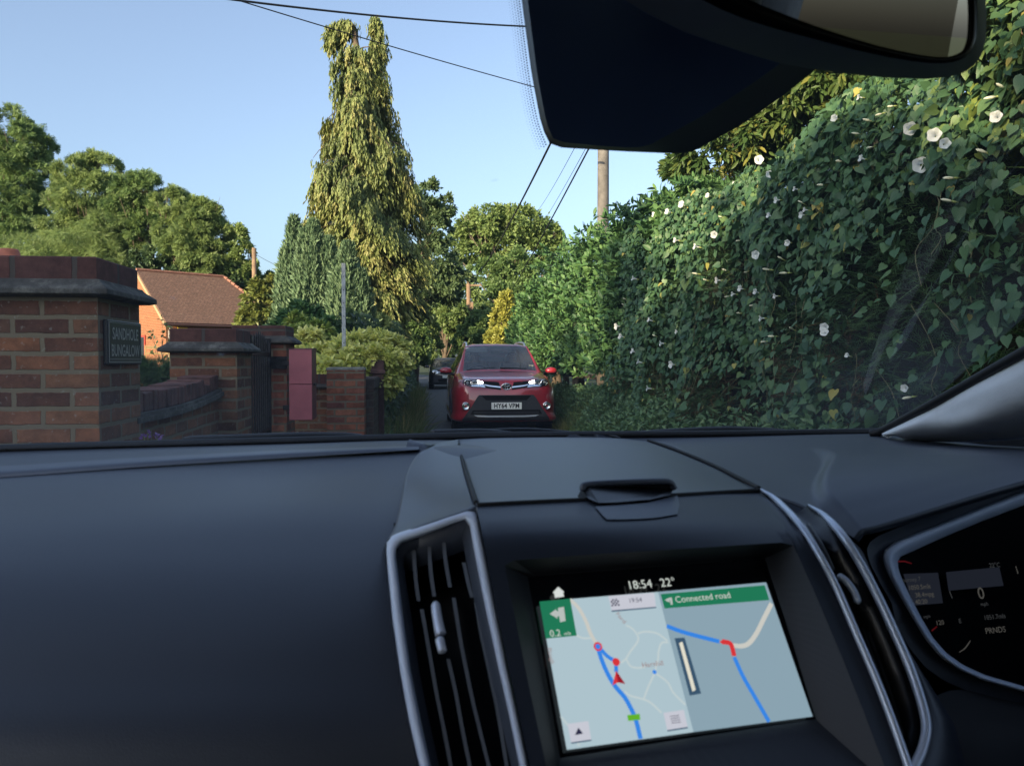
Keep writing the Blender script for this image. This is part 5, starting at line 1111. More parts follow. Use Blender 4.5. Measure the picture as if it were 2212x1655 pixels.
g.obj('seat', M_cab, K_.root, bevel=.04)
# ================================================================== OUR OWN CAR (seen from the middle of its front row)
car = empty('own_car', (0, 0, 0), 0, 'dark dashboard, windscreen and mirror of the car the view is taken from', 'car')
M_dash = plain('dash_skin', (.028, .035, .052), .46, 0, .06, 3, .08, 900, .9)
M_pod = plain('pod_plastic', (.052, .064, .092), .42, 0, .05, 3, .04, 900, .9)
M_panel = plain('panel_plastic', (.022, .027, .040), .42, 0, .05, 3, .04, 900)
M_black = plain('gloss_black', (.004, .004, .005), .25); M_matt = plain('matt_black', (.006, .006, .007), .7)
M_alu = plain('satin_metal', (.70, .75, .86), .26, .35); M_alu2 = plain('pale_satin_trim', (.66, .73, .86), .30, 0.0)
M_liner = plain('headliner_cloth', (.36, .35, .32), .95, 0, .05, 30); M_pillar = plain('pillar_cloth', (.86, .87, .87), .9, 0, .04, 40, .12, 700)
M_seal = plain('rubber_seal', (.006, .006, .007), .6)

ESC = .55
_em = emis
def emis(n_, c_, s_=1.0): return _em(n_, c_, s_ * ESC)
def cg(rows, nr, nc): return loft([[cy(*p) for p in r] for r in rows], nr, nc)
# windscreen plane in the car's frame
WT = math.tan(RAD(32)); W0 = np.array([0, 1.235, -.135]); wnl = np.array([0, math.sin(RAD(32)), math.cos(RAD(32))])
WN = CF * wnl[1] + CU * wnl[2]; WP = cxyz(*W0)

# --- main dashboard
rows = [[(-300, 990, 1.215), (0, 976, 1.215), (300, 967, 1.215), (600, 959, 1.215), (860, 951, 1.215), (1000, 951, 1.215), (1150, 962, 1.215)],
        [(-300, 1004, 1.17), (0, 990, 1.17), (300, 976, 1.17), (600, 965, 1.17), (860, 956, 1.17), (1000, 956, 1.17), (1150, 966, 1.17)],
        [(-300, 1024, 1.10), (0, 1010, 1.10), (300, 991, 1.10), (600, 976, 1.10), (860, 963, 1.10), (1000, 962, 1.10), (1150, 972, 1.1)],
        [(-300, 1030, 1.06), (0, 1015, 1.06), (300, 994, 1.06), (600, 978, 1.06), (860, 966, 1.06), (1000, 965, 1.06), (1150, 980, 1.06)],
        [(-300, 1044, 1.02), (0, 1028, 1.02), (300, 1007, 1.02), (600, 990, 1.02), (860, 976, 1.02), (1000, 970, 1.02), (1150, 986, 1.02)],
        [(-300, 1075, .93), (0, 1058, .93), (300, 1043, .93), (600, 1030, .93), (860, 1018, .93), (1000, 1012, .93), (1150, 1030, .93)],
        [(-300, 1135, .78), (0, 1118, .78), (300, 1106, .78), (600, 1096, .78), (860, 1090, .78), (1000, 1086, .78), (1150, 1080, .78)],
        [(-300, 1205, .69), (0, 1195, .69), (300, 1188, .69), (600, 1182, .69), (860, 1178, .69), (1000, 1176, .69), (1150, 1174, .69)],
        [(-300, 1310, .625), (0, 1300, .625), (300, 1295, .625), (600, 1290, .625), (860, 1290, .625), (1000, 1290, .625), (1150, 1290, .625)],
        [(-300, 1470, .575), (0, 1460, .575), (300, 1455, .575), (600, 1450, .575), (860, 1450, .575), (1000, 1450, .575), (1150, 1450, .575)],
        [(-300, 1660, .535), (0, 1655, .535), (300, 1655, .535), (600, 1655, .535), (860, 1655, .535), (1000, 1655, .535), (1150, 1655, .535)],
        [(-300, 1950, .53), (0, 1950, .53), (300, 1950, .53), (600, 1950, .53), (860, 1950, .53), (1000, 1950, .53), (1150, 1950, .53)]]
V, F = cg(rows, 90, 60); dash = solid(mk('dashboard', V, F, M_dash, car, smooth=True), .012, 1)
# driver's side top with the hood over the dials
S_ = np.array([(1640, 950), (1700, 962), (1745, 967), (1783, 990), (1788, 1015), (1772, 1050), (1776, 1085), (1812, 1125), (1862, 1180)], float)
Ssm = crom(S_, 60)
So = Ssm[np.argsort(Ssm[:, 1])]
def bump(u, v):
    t = min(1, max(0, ((u - float(np.interp(v, So[:, 1], So[:, 0]))) * .8 + 14) / 28)); return t * t * (3 - 2 * t)
Lp = crom([(1150, 948, 1.215), (1400, 953, 1.19), (1500, 986, 1.02), (1575, 1022, .89), (1640, 1058, .78), (1735, 1092, .715), (1800, 1134, .675), (1845, 1168, .648)], 90)
Rp = crom([(2420, 936, 1.215), (2420, 946, 1.1), (2420, 958, .98), (2420, 968, .86), (2420, 976, .76), (2420, 985, .70), (2420, 992, .66), (2420, 1000, .63)], 90)
E_ = crom([(1150, 948, 1.215), (1500, 944, 1.215), (1900, 935, 1.215), (2420, 934, 1.215)], 150); N_ = crom([(1845, 1168, .648), (1900, 1152, .646), (2000, 1118, .645), (2110, 1080, .645), (2212, 1046, .645), (2420, 985, .63)], 150)
V = []; nR, nC = 90, 150
for i in range(nR):
    s_ = i / (nR - 1)
    for j in range(nC):
        t_ = j / (nC - 1); p = (1 - s_) * E_[j] + s_ * N_[j] + (1 - t_) * Lp[i] + t_ * Rp[i] - ((1 - s_) * ((1 - t_) * E_[0] + t_ * E_[-1]) + s_ * ((1 - t_) * N_[0] + t_ * N_[-1]))
        q = cy(*p); V.append(q + CU * (.019 * min(1, max(0, (p[1] - 968) / 50)) * bump(p[0], p[1]) * (1 - .5 * s_) + .012 * math.sin(math.pi * t_) * math.sin(math.pi * s_) * t_))
hood = solid(mk('dial_hood', V, gridfaces(nR, nC), M_dash, car, smooth=True), .008, 1)

V, F = cg([[(-300, 1020, 1.045), (0, 1007, 1.045), (300, 988, 1.045), (600, 973, 1.045), (800, 966, 1.045), (905, 963, 1.045)], [(-300, 1032, 1.015), (0, 1019, 1.015), (300, 998, 1.015), (600, 980, 1.015), (800, 970, 1.015), (905, 965, 1.02)], [(-300, 1046, 1.008), (0, 1031, 1.008), (300, 1009, 1.008), (600, 990, 1.008), (800, 978, 1.008), (905, 971, 1.008)]], 8, 60); mk('sky_sheen_strip', V, F, M_pod, car, smooth=True)  # paler strip on the dash standing in for a band of reflected sky
for nm_, cv_ in (('console_side', [(1400, 953, 1.185), (1466, 976, 1.035), (1542, 1008, .862), (1597, 1036, .708), (1640, 1060, .615)]),):
    P = crom([cy(*p) for p in cv_], 40); P = P - CU * .002; solid(mk(nm_, np.concatenate([P, P - CU * .07]), gridfaces(2, 40), M_panel, car, smooth=True), .004, 0)
P = np.array([cy(*p) for p in Lp]) - CU * .004; solid(mk('console_side', np.concatenate([P, P - CU * .07 - CR * .03]), gridfaces(2, 90), M_panel, car, smooth=True), .004, 0)
P1_ = crom([cy(*p) for p in [(1400, 953, 1.185), (1466, 976, 1.035), (1542, 1008, .862), (1597, 1036, .708), (1640, 1060, .615)]], 40) - CU * .03; P2_ = np.array([cy(*p) for p in Lp])[8::2][:40] - CU * .03; P2_ = resample(P2_, 40); mk('console_gutter', np.concatenate([P1_, P2_]), gridfaces(2, 40), M_matt, car, smooth=True)
# --- screen plane from its four corners (seen rectangle, 176 mm wide)
FW = np.array([0, math.cos(PIT), -math.sin(PIT)]); UPV = np.array([0, math.sin(PIT), math.cos(PIT)])
def c2w(x, y, z): return O0 + np.array([1.0, 0, 0]) * x - UPV * y + FW * z
SP = c2w(.11076, .18756, .52628); SNv = -(np.array([1.0, 0, 0]) * -.20434 - UPV * .58657 + FW * .78369); SNv /= np.linalg.norm(SNv)
def scr(u, v, off=0.0): return on_plane(u, v, SP + SNv * off, SNv)
def flat(g, pts, off, m=0, back=None):
    """polygon printed on the display plane (photo coordinates)"""
    P = [scr(u, v, off) for u, v in pts]; g.add(P, [tuple(range(len(P) - 1, -1, -1))], m)
def band(g, pts, w, off, m=0, n=24):
    P = crom(np.array(pts, float), n); P3 = np.array([scr(u, v, off) for u, v in P]); T = np.gradient(P3, axis=0); T /= np.linalg.norm(T, axis=1)[:, None]
    Sd = np.cross(T, SNv) * w * .5; V = np.concatenate([P3 - Sd, P3 + Sd]); g.add(V, [(i, i + 1, n + i + 1, n + i) for i in range(n - 1)], m)
def one(fn, name, mat, parent, *a, **k_):
    g_ = G(); fn(g_, *a, **k_); return g_.obj(name, mat, parent)
def Z(x, y): return (1106 + x * .32, 1150.2 + y * .32)

# --- centre stack: lid, front panel with the screen recess
FO = .020                                        # panel stands this far in front of the glass
lid_e = [(1030, 1092), (1140, 1086), (1250, 1081), (1350, 1076), (1450, 1071), (1550, 1065), (1640, 1060)]
def pan(u, v): 
    a = scr(u, v, FO); t = np.clip((1175 - v) / 110, 0, 1); b = cy(u, v, .60); return a * (1 - t * t) + b * t * t
rows = [[(990, 949, 1.205), (1060, 946, 1.205), (1190, 944.5, 1.205), (1320, 946, 1.2), (1400, 953, 1.19)],
        [(993, 975, 1.06), (1075, 968, 1.06), (1210, 964, 1.06), (1360, 968, 1.05), (1466, 976, 1.04)],
        [(1005, 1018, .86), (1100, 1008, .86), (1250, 1002, .86), (1410, 1001, .86), (1542, 1008, .865)],
        [(1018, 1058, .70), (1120, 1050, .70), (1290, 1040, .70), (1440, 1034, .70), (1597, 1036, .71)],
        [(1027, 1084, .618), (1130, 1080, .618), (1320, 1071, .618), (1460, 1063, .618), (1634, 1054, .622)]]
V, F = loft([[cy(*p) for p in r] for r in rows], 40, 40)
last = np.array([pan(u, v) for u, v in resample(lid_e, 40)]); V = np.concatenate([V, last]); F = gridfaces(41, 40)
lid = solid(mk('storage_lid', V, F, M_pod, car, smooth=True), .010, 1)
# fine gap lines round the lid
g = G(); g.tube(crom([cy(*p) + CU * .0015 for p in [(991.5, 962, 1.12), (993, 975, 1.055), (1005, 1018, .855), (1018, 1058, .696), (1027, 1084, .612), (1030, 1092, .60)]], 40), .0022, 6)
g.tube(crom([cy(*p) + CU * .0015 for p in [(1400, 953, 1.185), (1466, 976, 1.03), (1542, 1008, .86), (1597, 1036, .705), (1640, 1059, .612)]], 40), .0022, 6)
g.tube(crom([pan(u, v) + SNv * .0008 for u, v in lid_e], 40), .0019, 6); g.obj('gap_line', M_matt, lid, smooth=True)
# finger grip: black plate, the shadow under its lip put into colour
gp = G(); P0 = [(1253, 1062), (1266, 1052), (1330, 1049), (1410, 1046), (1440, 1047), (1452, 1060), (1444, 1074), (1400, 1084), (1330, 1090), (1290, 1091), (1268, 1082)]
P1 = [pan(u, v) + SNv * .004 for u, v in P0]; k = len(P1); gp.add(P1 + [p - SNv * .012 for p in P1], [tuple(range(k - 1, -1, -1))] + [(i, (i + 1) % k, k + (i + 1) % k, k + i) for i in range(k)])
hd_ = gp.obj('grip', M_black, lid)
g = G(); g.tube(crom([pan(u, v) + SNv * .005 for u, v in [(1255, 1066), (1262, 1054), (1330, 1049), (1410, 1046), (1442, 1048), (1452, 1062)]], 30), .003, 6); g.obj('grip_rim', M_pod, hd_, smooth=True)
sc_ = [[(1284, 1096), (1330, 1093), (1400, 1087), (1462, 1072)], [(1300, 1114), (1345, 1111), (1410, 1106), (1466, 1092)], [(1310, 1123), (1350, 1123), (1410, 1120), (1462, 1112)]]
V, F = loft([[pan(u, v) + SNv * (.0016 - .0002 * i) for u, v in r] for i, r in enumerate(sc_)], 12, 20); mk('scoop', V, F, M_pod, lid, smooth=True)

top_o = [(1030, 1094)] + lid_e[1:-1] + [(1640, 1062)]
right_o = [(1640, 1062), (1690, 1098), (1740, 1160), (1800, 1270), (1845, 1370), (1885, 1465), (1925, 1570), (1955, 1655), (1990, 1770)]
bot_o = [(1990, 1770), (1165, 1790)]; left_o = [(1165, 1790), (1145, 1655), (1122, 1550), (1098, 1440), (1072, 1320), (1050, 1200), (1030, 1094)]
top_h = [(1090, 1222), (1094, 1214), (1110, 1210), (1300, 1196), (1500, 1184), (1680, 1172), (1702, 1172), (1714, 1178)]
right_h = [(1714, 1178), (1765, 1292), (1815, 1410), (1865, 1535), (1905, 1640), (1930, 1705)]; bot_h = [(1930, 1705), (1560, 1720), (1200, 1742)]; left_h = [(1200, 1742), (1168, 1600), (1138, 1460), (1112, 1330), (1090, 1222)]
n = 26; o_ = np.concatenate([resample(a, n)[:-1] for a in (top_o, right_o, bot_o, left_o)]); h_ = np.concatenate([resample(a, n)[:-1] for a in (top_h, right_h, bot_h, left_h)])
VO = np.array([pan(u, v) for u, v in o_]); VH = np.array([pan(u, v) for u, v in h_]); k = len(VO); VM = []
rings_ = [VO] + [VO + (VH - VO) * t for t in (.25, .5, .75)] + [VH]
for r_ in (1, 2, 3):                            # keep the face on the panel surface
    uvm = o_ + (h_ - o_) * (.25 * r_); rings_[r_] = np.array([pan(u, v) for u, v in uvm])
top_i = [(1140, 1246), (1400, 1226), (1652, 1206)]; right_i = [(1652, 1206), (1708, 1375), (1762, 1553)]; bot_i = [(1762, 1553), (1500, 1592), (1210, 1637)]; left_i = [(1210, 1637), (1176, 1440), (1140, 1246)]
i_ = np.concatenate([resample(a, n)[:-1] for a in (top_i, right_i, bot_i, left_i)]); VI = np.array([scr(u, v, -.004) for u, v in i_])
V = np.concatenate(rings_); F = [(r_ * k + j, r_ * k + (j + 1) % k, (r_ + 1) * k + (j + 1) % k, (r_ + 1) * k + j) for r_ in range(4) for j in range(k)]
panel = mk('centre_panel', V, F, M_panel, car, smooth=True)
V = np.concatenate([VH, VI]); nn_ = n - 1
mk('screen_recess', V, [(j, (j + 1) % k, k + (j + 1) % k, k + j) for j in range(k)], [plain('recess_shaded', (.004, .004, .006), .6), plain('recess_lit', (.034, .037, .048), .5)], panel, mi=[1 if nn_ <= j < 3 * nn_ else 0 for j in range(k)])  # top and left walls darkened, right and bottom lightened: shade put into colour
# --- touchscreen
ts = mk('touchscreen', [scr(u, v, -.0045) for u, v in ((1128, 1234), (1665, 1192), (1776, 1566), (1200, 1652))], [(3, 2, 1, 0)], plain('screen_glass', (.004, .004, .006), .12), car)
E1 = emis('map_pale', (.36, .47, .52), .95); E2 = emis('map_blue', (.22, .315, .375), .95); E3 = emis('map_green', (.012, .15, .075), 1); E4 = emis('map_road', (.50, .50, .46), .95)
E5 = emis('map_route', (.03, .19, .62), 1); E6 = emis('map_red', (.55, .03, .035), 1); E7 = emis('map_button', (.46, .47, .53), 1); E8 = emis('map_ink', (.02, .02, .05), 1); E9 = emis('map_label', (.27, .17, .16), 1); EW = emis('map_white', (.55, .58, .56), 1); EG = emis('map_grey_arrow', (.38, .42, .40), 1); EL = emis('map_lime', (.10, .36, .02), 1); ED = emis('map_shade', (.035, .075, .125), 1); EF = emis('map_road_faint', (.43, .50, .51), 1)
g = G(); flat(g, [Z(185, 465), Z(985, 400), Z(1225, 1345), Z(370, 1465)], .0); g.obj('map_view', E1, ts)
g = G(); flat(g, [Z(985, 400), Z(1715, 335), Z(2030, 1240), Z(1225, 1345)], .0); g.obj('junction_view', E2, ts)
q = .0004
one(band, 'road', E4, ts, [Z(390, 450), Z(450, 510), Z(500, 600), Z(530, 680), Z(578, 765)], .0026, q)
for ln in ([(770, 625), (815, 650), (850, 700), (845, 740), (800, 800), (770, 850), (735, 880)], [(850, 680), (900, 668), (980, 680), (1050, 730)], [(1055, 740), (1010, 745), (990, 800), (985, 860), (965, 935)], [(770, 850), (800, 900), (850, 912), (900, 905)], [(965, 945), (920, 1040), (890, 1120)], [(965, 945), (1050, 1010), (1090, 1080), (1170, 1160)], [(760, 1070), (800, 1100), (890, 1125), (940, 1150), (1010, 1215)], [(430, 690), (480, 712), (540, 710)], [(330, 1240), (380, 1300), (420, 1330)], [(450, 1400), (450, 1440)]):
    one(band, 'road', EF, ts, [Z(*p) for p in ln], .0013, q)
one(band, 'road', E4, ts, [Z(1480, 760), Z(1550, 765), Z(1600, 745), Z(1650, 680), Z(1700, 580), Z(1752, 478)], .0032, q)
one(band, 'route_line', E5, ts, [Z(580, 780), Z(610, 870), Z(650, 960), Z(700, 1040), Z(760, 1110), Z(800, 1180), Z(835, 1260), Z(868, 1390)], .0030, .0007); one(band, 'route_line', E5, ts, [Z(590, 775), Z(640, 830), Z(700, 870)], .0026, .0007); one(band, 'route_line', E5, ts, [Z(702, 875), Z(703, 940)], .0026, .0007)
one(band, 'route_line', E5, ts, [Z(1045, 630), Z(1170, 675), Z(1400, 735)], .0030, .0007); one(band, 'route_line', E5, ts, [Z(1500, 840), Z(1560, 970), Z(1640, 1110), Z(1735, 1275)], .0030, .0007)
def dsc(g, x, y, r, off, m=0): 
    c0 = scr(*Z(x, y), off); xr = unit((scr(*Z(x + 50, y - 4), off) - c0)[None])[0]; yr = np.cross(SNv, xr); g.add([c0 + r * (xr * math.cos(2 * math.pi * i / 20) + yr * math.sin(2 * math.pi * i / 20)) for i in range(20)], [tuple(range(20))], m)
g = G(); band(g, [Z(1500, 832), Z(1485, 770), Z(1468, 745), Z(1420, 735)], .0034, .0010, 0); flat(g, [Z(1400, 737), Z(1432, 716), Z(1428, 757)], .0010, 0); g.obj('turn_arrow', E6, ts)
one(dsc, 'waypoint', E6, ts, 580, 768, .0030, .0010); one(dsc, 'waypoint', E5, ts, 580, 768, .0018, .0012); one(dsc, 'waypoint', E6, ts, 703, 872, .0026, .0010); one(dsc, 'waypoint', E5, ts, 962, 940, .0014, .0010)
g = G(); flat(g, [Z(703, 930), Z(678, 1030), Z(715, 1010)], .0012, 0); flat(g, [Z(703, 930), Z(715, 1010), Z(765, 1020)], .0012, 1); g.obj('position_arrow', [E6, emis('map_deep_red', (.25, .01, .02), 1)], ts)
one(flat, 'turn_banner', E3, ts, [Z(185, 465), Z(392, 446), Z(437, 695), Z(228, 715)], .0014); one(flat, 'turn_banner', E3, ts, [Z(1003, 415), Z(1706, 355), Z(1737, 455), Z(1030, 512)], .0014)
g = G(); flat(g, [Z(310, 508), Z(350, 500), Z(362, 595), Z(325, 605)], .0018); flat(g, [Z(300, 530), Z(345, 520), Z(350, 560), Z(305, 566)], .0019); flat(g, [Z(255, 548), Z(298, 515), Z(308, 580)], .0018); g.obj('turn_icon', EG, ts)
g = G(); flat(g, [Z(1062, 440), Z(1078, 436), Z(1086, 485), Z(1072, 488)], .0018); flat(g, [Z(1030, 455), Z(1062, 438), Z(1064, 472)], .0018); g.obj('turn_icon', EG, ts)
one(flat, 'home_icon', EW, ts, [Z(275, 405), Z(312, 365), Z(352, 400), Z(345, 408), Z(352, 432), Z(290, 440), Z(285, 410)], .0004)
one(flat, 'button', E7, ts, [Z(650, 428), Z(960, 405), Z(972, 500), Z(672, 525)], .0010); one(flat, 'button', E7, ts, [Z(375, 1290), Z(515, 1270), Z(535, 1395), Z(398, 1415)], .0010); one(flat, 'button', E7, ts, [Z(1022, 1215), Z(1160, 1195), Z(1186, 1310), Z(1048, 1332)], .0010)
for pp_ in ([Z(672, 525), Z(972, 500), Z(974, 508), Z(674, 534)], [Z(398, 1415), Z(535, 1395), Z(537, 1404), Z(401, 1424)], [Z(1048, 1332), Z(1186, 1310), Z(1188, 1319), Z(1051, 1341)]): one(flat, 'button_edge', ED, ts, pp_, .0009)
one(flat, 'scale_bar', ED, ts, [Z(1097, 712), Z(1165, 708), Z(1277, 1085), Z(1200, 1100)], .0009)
g = G(); flat(g, [Z(1128, 745), Z(1150, 735), Z(1240, 1060), Z(1218, 1072)], .0013); g.obj('scale_mark', emis('cream_mark', (.62, .60, .5), 1), ts)
g = G(); flat(g, [Z(448, 1315), Z(480, 1355), Z(425, 1366)], .0014)
for y in (1237, 1252, 1267, 1282): x = 1066 + (y - 1237) * .25; flat(g, [Z(x, y), Z(x + 62, y - 7), Z(x + 63, y - 3), Z(x + 1, y + 4)], .0014)
for i in range(5):
    for j in range(4):
        if (i + j) % 2: flat(g, [Z(664 + i * 11 + j * 2, 450 + j * 12 - i), Z(675 + i * 11 + j * 2, 449 + j * 12 - i), Z(677 + i * 11 + j * 2, 461 + j * 12 - i), Z(666 + i * 11 + j * 2, 462 + j * 12 - i)], .0014)
g.obj('button_icons', E8, ts)
g = G(); flat(g, [Z(778, 1230), Z(862, 1222), Z(866, 1262), Z(784, 1270)], .0014); g.obj('road_number', EL, ts)
XD = unit((scr(*Z(1715, 335)) - scr(*Z(185, 465)))[None])[0]; YD = np.cross(SNv, XD)
if YD[2] < 0: YD = -YD
def stext(body, x, y, size, mat, off=.0018, bold=0.0, align='CENTER', rot=0.0):
    c_, s_ = math.cos(rot), math.sin(rot); text('lettering', body, size * .78, mat, ts, scr(*Z(x, y), off), XD * c_ + YD * s_, -XD * s_ + YD * c_, bold, align)
EWT = emis('map_text_white', (.50, .54, .50), 1)
stext('18:54', 862, 352, .0112, EWT, .0004); stext('22°', 1052, 338, .0112, EWT, .0004); stext('0.2', 292, 680, .0082, EWT, .0018); stext('mls', 375, 680, .0045, EWT, .0018)
stext('Connected road', 1290, 438, .0085, EWT, .0018); stext('19:54', 832, 457, .0060, E8, .0014); stext('Hernhill', 950, 888, .0062, E9, .0014); stext('Ford', 735, 575, .0058, E9, .0014, rot=-1.05)
stext('Plough', 262, 830, .0050, E9, .0014, rot=-1.52)

# --- left vent in its silver frame
VA = np.array([cy(838, 1160, .60), cy(1028, 1096, .60), cy(1145, 1655, .462), cy(905, 1655, .475)]); vn = np.cross(VA[1] - VA[0], VA[3] - VA[0]); vn /= np.linalg.norm(vn)
if vn.dot(O0 - VA[0]) < 0: vn = -vn
vp = VA.mean(0)
def ven(u, v, off=0.0): return on_plane(u, v, vp + vn * off, vn)
outl = [(930, 1775), (905, 1650), (884, 1560), (864, 1450), (848, 1340), (838, 1240), (834, 1190), (836, 1168), (850, 1154), (900, 1138), (960, 1117), (1010, 1100), (1024, 1098), (1032, 1108), (1046, 1180), (1070, 1305), (1095, 1430), (1120, 1545), (1142, 1650), (1166, 1775)]
inl = [(952, 1775), (930, 1650), (910, 1560), (888, 1450), (872, 1340), (860, 1240), (855, 1198), (857, 1182), (868, 1172), (905, 1160), (960, 1139), (1000, 1124), (1008, 1124), (1014, 1132), (1026, 1200), (1050, 1320), (1074, 1430), (1100, 1545), (1121, 1650), (1142, 1775)]
n = 80; A = resample(outl, n); B = resample(inl, n); g = G()
secs = [np.array([ven(u, v, -.004) for u, v in A]), np.array([ven(*(a * .85 + b * .15), .003) for a, b in zip(A, B)]), np.array([ven(*(a * .5 + b * .5), .0045) for a, b in zip(A, B)]), np.array([ven(*(a * .15 + b * .85), .003) for a, b in zip(A, B)]), np.array([ven(u, v, -.004) for u, v in B])]
V = np.array(secs).transpose(1, 0, 2).reshape(-1, 3); vent = mk('air_vent', V, gridfaces(n, 5), M_alu2, car, smooth=True)
vent['label'] = 'silver framed vent left of the screen'
inl2 = [(970, 1775), (948, 1650), (928, 1560), (906, 1450), (890, 1340), (878, 1260), (872, 1214), (874, 1200), (884, 1192), (915, 1180), (960, 1160), (985, 1150), (992, 1150), (998, 1160), (1008, 1215), (1032, 1330), (1056, 1440), (1082, 1555), (1103, 1650), (1125, 1775)]
C = resample(inl2, n); V = np.array([[ven(u, v, -.004) for u, v in B], [ven(u, v, -.010) for u, v in C], [ven(u, v, -.045) for u, v in C]]).transpose(1, 0, 2).reshape(-1, 3)
mk('bezel', V, gridfaces(n, 3), plain('bezel_grey', (.055, .065, .085), .45), vent, smooth=True)
g = G(); g.add([ven(u, v, -.05) for u, v in ((850, 1130), (1020, 1080), (1170, 1800), (930, 1800))], [(0, 1, 2, 3)]); g.obj('duct', M_matt, vent)
M_fin = plain('vent_fin', (.10, .11, .125), .4)
for ln in ([(894, 1184), (897, 1240), (904, 1298)], [(911, 1316), (926, 1400), (944, 1503), (958, 1570), (975, 1660), (985, 1720)], [(927, 1176), (930, 1230), (938, 1288)], [(968, 1423), (984, 1494), (998, 1570), (1016, 1660), (1028, 1720)], [(958, 1166), (963, 1215), (972, 1268)], [(980, 1291), (996, 1390), (1015, 1485), (1030, 1550), (1057, 1660), (1070, 1720)], [(1002, 1215), (1012, 1262), (1020, 1290)], [(1028, 1302), (1042, 1380), (1059, 1459), (1076, 1540), (1094, 1650), (1106, 1720)]):
    P = crom(ln, 30); V = np.array([[ven(u - 4, v, -.010), ven(u + 4, v, -.010), ven(u + 4, v, -.040), ven(u - 4, v, -.040)] for u, v in P]).reshape(-1, 3)
    fn = mk('fin', V, [(4 * i + a, 4 * i + (a + 1) % 4, 4 * i + 4 + (a + 1) % 4, 4 * i + 4 + a) for i in range(29) for a in range(4)] + [(0, 1, 2, 3)], M_fin, vent)
g = G(); g.tube(crom([ven(u, v, -.006) for u, v in ((940, 1300), (944, 1330), (950, 1362), (953, 1372))], 14), np.r_[.0018, np.linspace(.0036, .0042, 12), .002], 10); g.tube(crom([ven(u, v, -.005) for u, v in ((949, 1376), (953, 1395), (957, 1410))], 10), np.r_[.0016, np.full(8, .0034), .0016], 10)
g.obj('slider', M_alu, vent, smooth=True)
# housing between the vent, the lid seam and the dashboard
rows = [[(930, 962, 1.03), (955, 955, 1.10), (990, 949, 1.195)], [(900, 984, .97), (945, 976, 1.0), (995, 972, 1.055)], [(879, 1022, .85), (936, 1016, .86), (1006, 1018, .858)], [(866, 1078, .735), (928, 1070, .71), (1018, 1058, .698)], [(853, 1136, .645), (920, 1116, .635), (1026, 1086, .612)], [(836, 1166, .604), (915, 1134, .600), (1030, 1095, .598)]]
V, F = cg(rows, 36, 20); hs_ = solid(mk('vent_housing', V, F, M_pod, car, smooth=True), .03, 1)
V, F = loft([[ven(u, v, -.003) for u, v in A[::4]], [p for p in [cy(u - 6, v + 4, np.interp(v, [1160, 1300, 1450, 1655, 1775], [.70, .64, .59, .55, .54])) for u, v in A[::4]]]], 4, 60); mk('vent_side', V, F, M_panel, car, smooth=True)

# --- right vent between two silver strips
strip1 = [(1640, 1060), (1672, 1082), (1720, 1132), (1762, 1196), (1800, 1268), (1842, 1365), (1885, 1465), (1922, 1560), (1955, 1655), (1995, 1775)]
strip2 = [(1742, 1094), (1775, 1116), (1815, 1160), (1855, 1222), (1893, 1295), (1930, 1375), (1962, 1450), (1985, 1520), (1995, 1570), (1988, 1615), (1968, 1660), (1940, 1700)]
def rp_(u, v, off=0.0):
    a = pan(u, v); return a + SNv * off
for nm, st, w, r0_ in (('trim_strip', strip1, 1.0, .0028), ('trim_strip', strip2, 1.0, .0033)):
    P = crom([rp_(u, v, .003) for u, v in st], 70); rad = np.full(70, r0_); rad[:10] = np.linspace(.0008, r0_, 10); rad[-6:] = np.linspace(r0_, .001, 6)
    G().tube(P, rad, 8).obj(nm, M_alu, car, smooth=True)
n = 50; A1 = resample(strip1, n); A2 = resample(strip2, n)
V = np.array([[rp_(u, v, 0) for u, v in A1], [rp_(u + 4, v, -.012) for u, v in A1], [rp_(u - 4, v, -.012) for u, v in A2], [rp_(u, v, 0) for u, v in A2]]).transpose(1, 0, 2).reshape(-1, 3)
rv_ = mk('air_vent', V, gridfaces(n, 4), M_black, car, smooth=True); rv_['label'] = 'slim black vent right of the screen'
for (a, b) in (((1714, 1118), (1768, 1212)), ((1732, 1122), (1786, 1218)), ((1752, 1128), (1806, 1226))):
    P = crom([rp_(a[0], a[1], -.004), rp_((a[0] + b[0]) / 2 + 2, (a[1] + b[1]) / 2 - 4, -.004), rp_(*b, -.004)], 14); G().tube(P, .0016, 6).obj('fin', plain('grey_fin', (.10, .105, .11), .35), rv_, smooth=True)
P = crom([rp_(u, v, -.002) for u, v in ((1812, 1240), (1830, 1252), (1848, 1276), (1858, 1302))], 16); G().tube(P, np.r_[.0008, np.full(14, .0026), .0008], 8).obj('slider', M_alu, rv_, smooth=True)
for k in range(3): P = [rp_(1862 + 14 * k, 1340 + 8 * k, -.008), rp_(1905 + 14 * k, 1460 + 8 * k, -.008), rp_(1945 + 11 * k, 1570 + 6 * k, -.008)]; G().tube(crom(P, 14), .0012, 5).obj('fin', M_matt, rv_)
# plastic between that vent and the dials
hoodline = [(1742, 1093), (1790, 1128), (1845, 1172), (1863, 1188), (1880, 1230), (1915, 1310), (1960, 1400), (2010, 1480), (2060, 1560), (2100, 1700)]
H_ = resample(hoodline, n)
V = np.array([[rp_(u, v, 0) for u, v in A2], [rp_(*(a * .6 + b * .4), .004) for a, b in zip(A2, H_)], [cy(u, v, np.interp(v, [1093, 1180, 1300, 1500, 1700], [.712, .640, .60, .55, .50])) for u, v in H_]]).transpose(1, 0, 2).reshape(-1, 3)
mk('dial_surround', V, gridfaces(n, 3), M_panel, car, smooth=True)

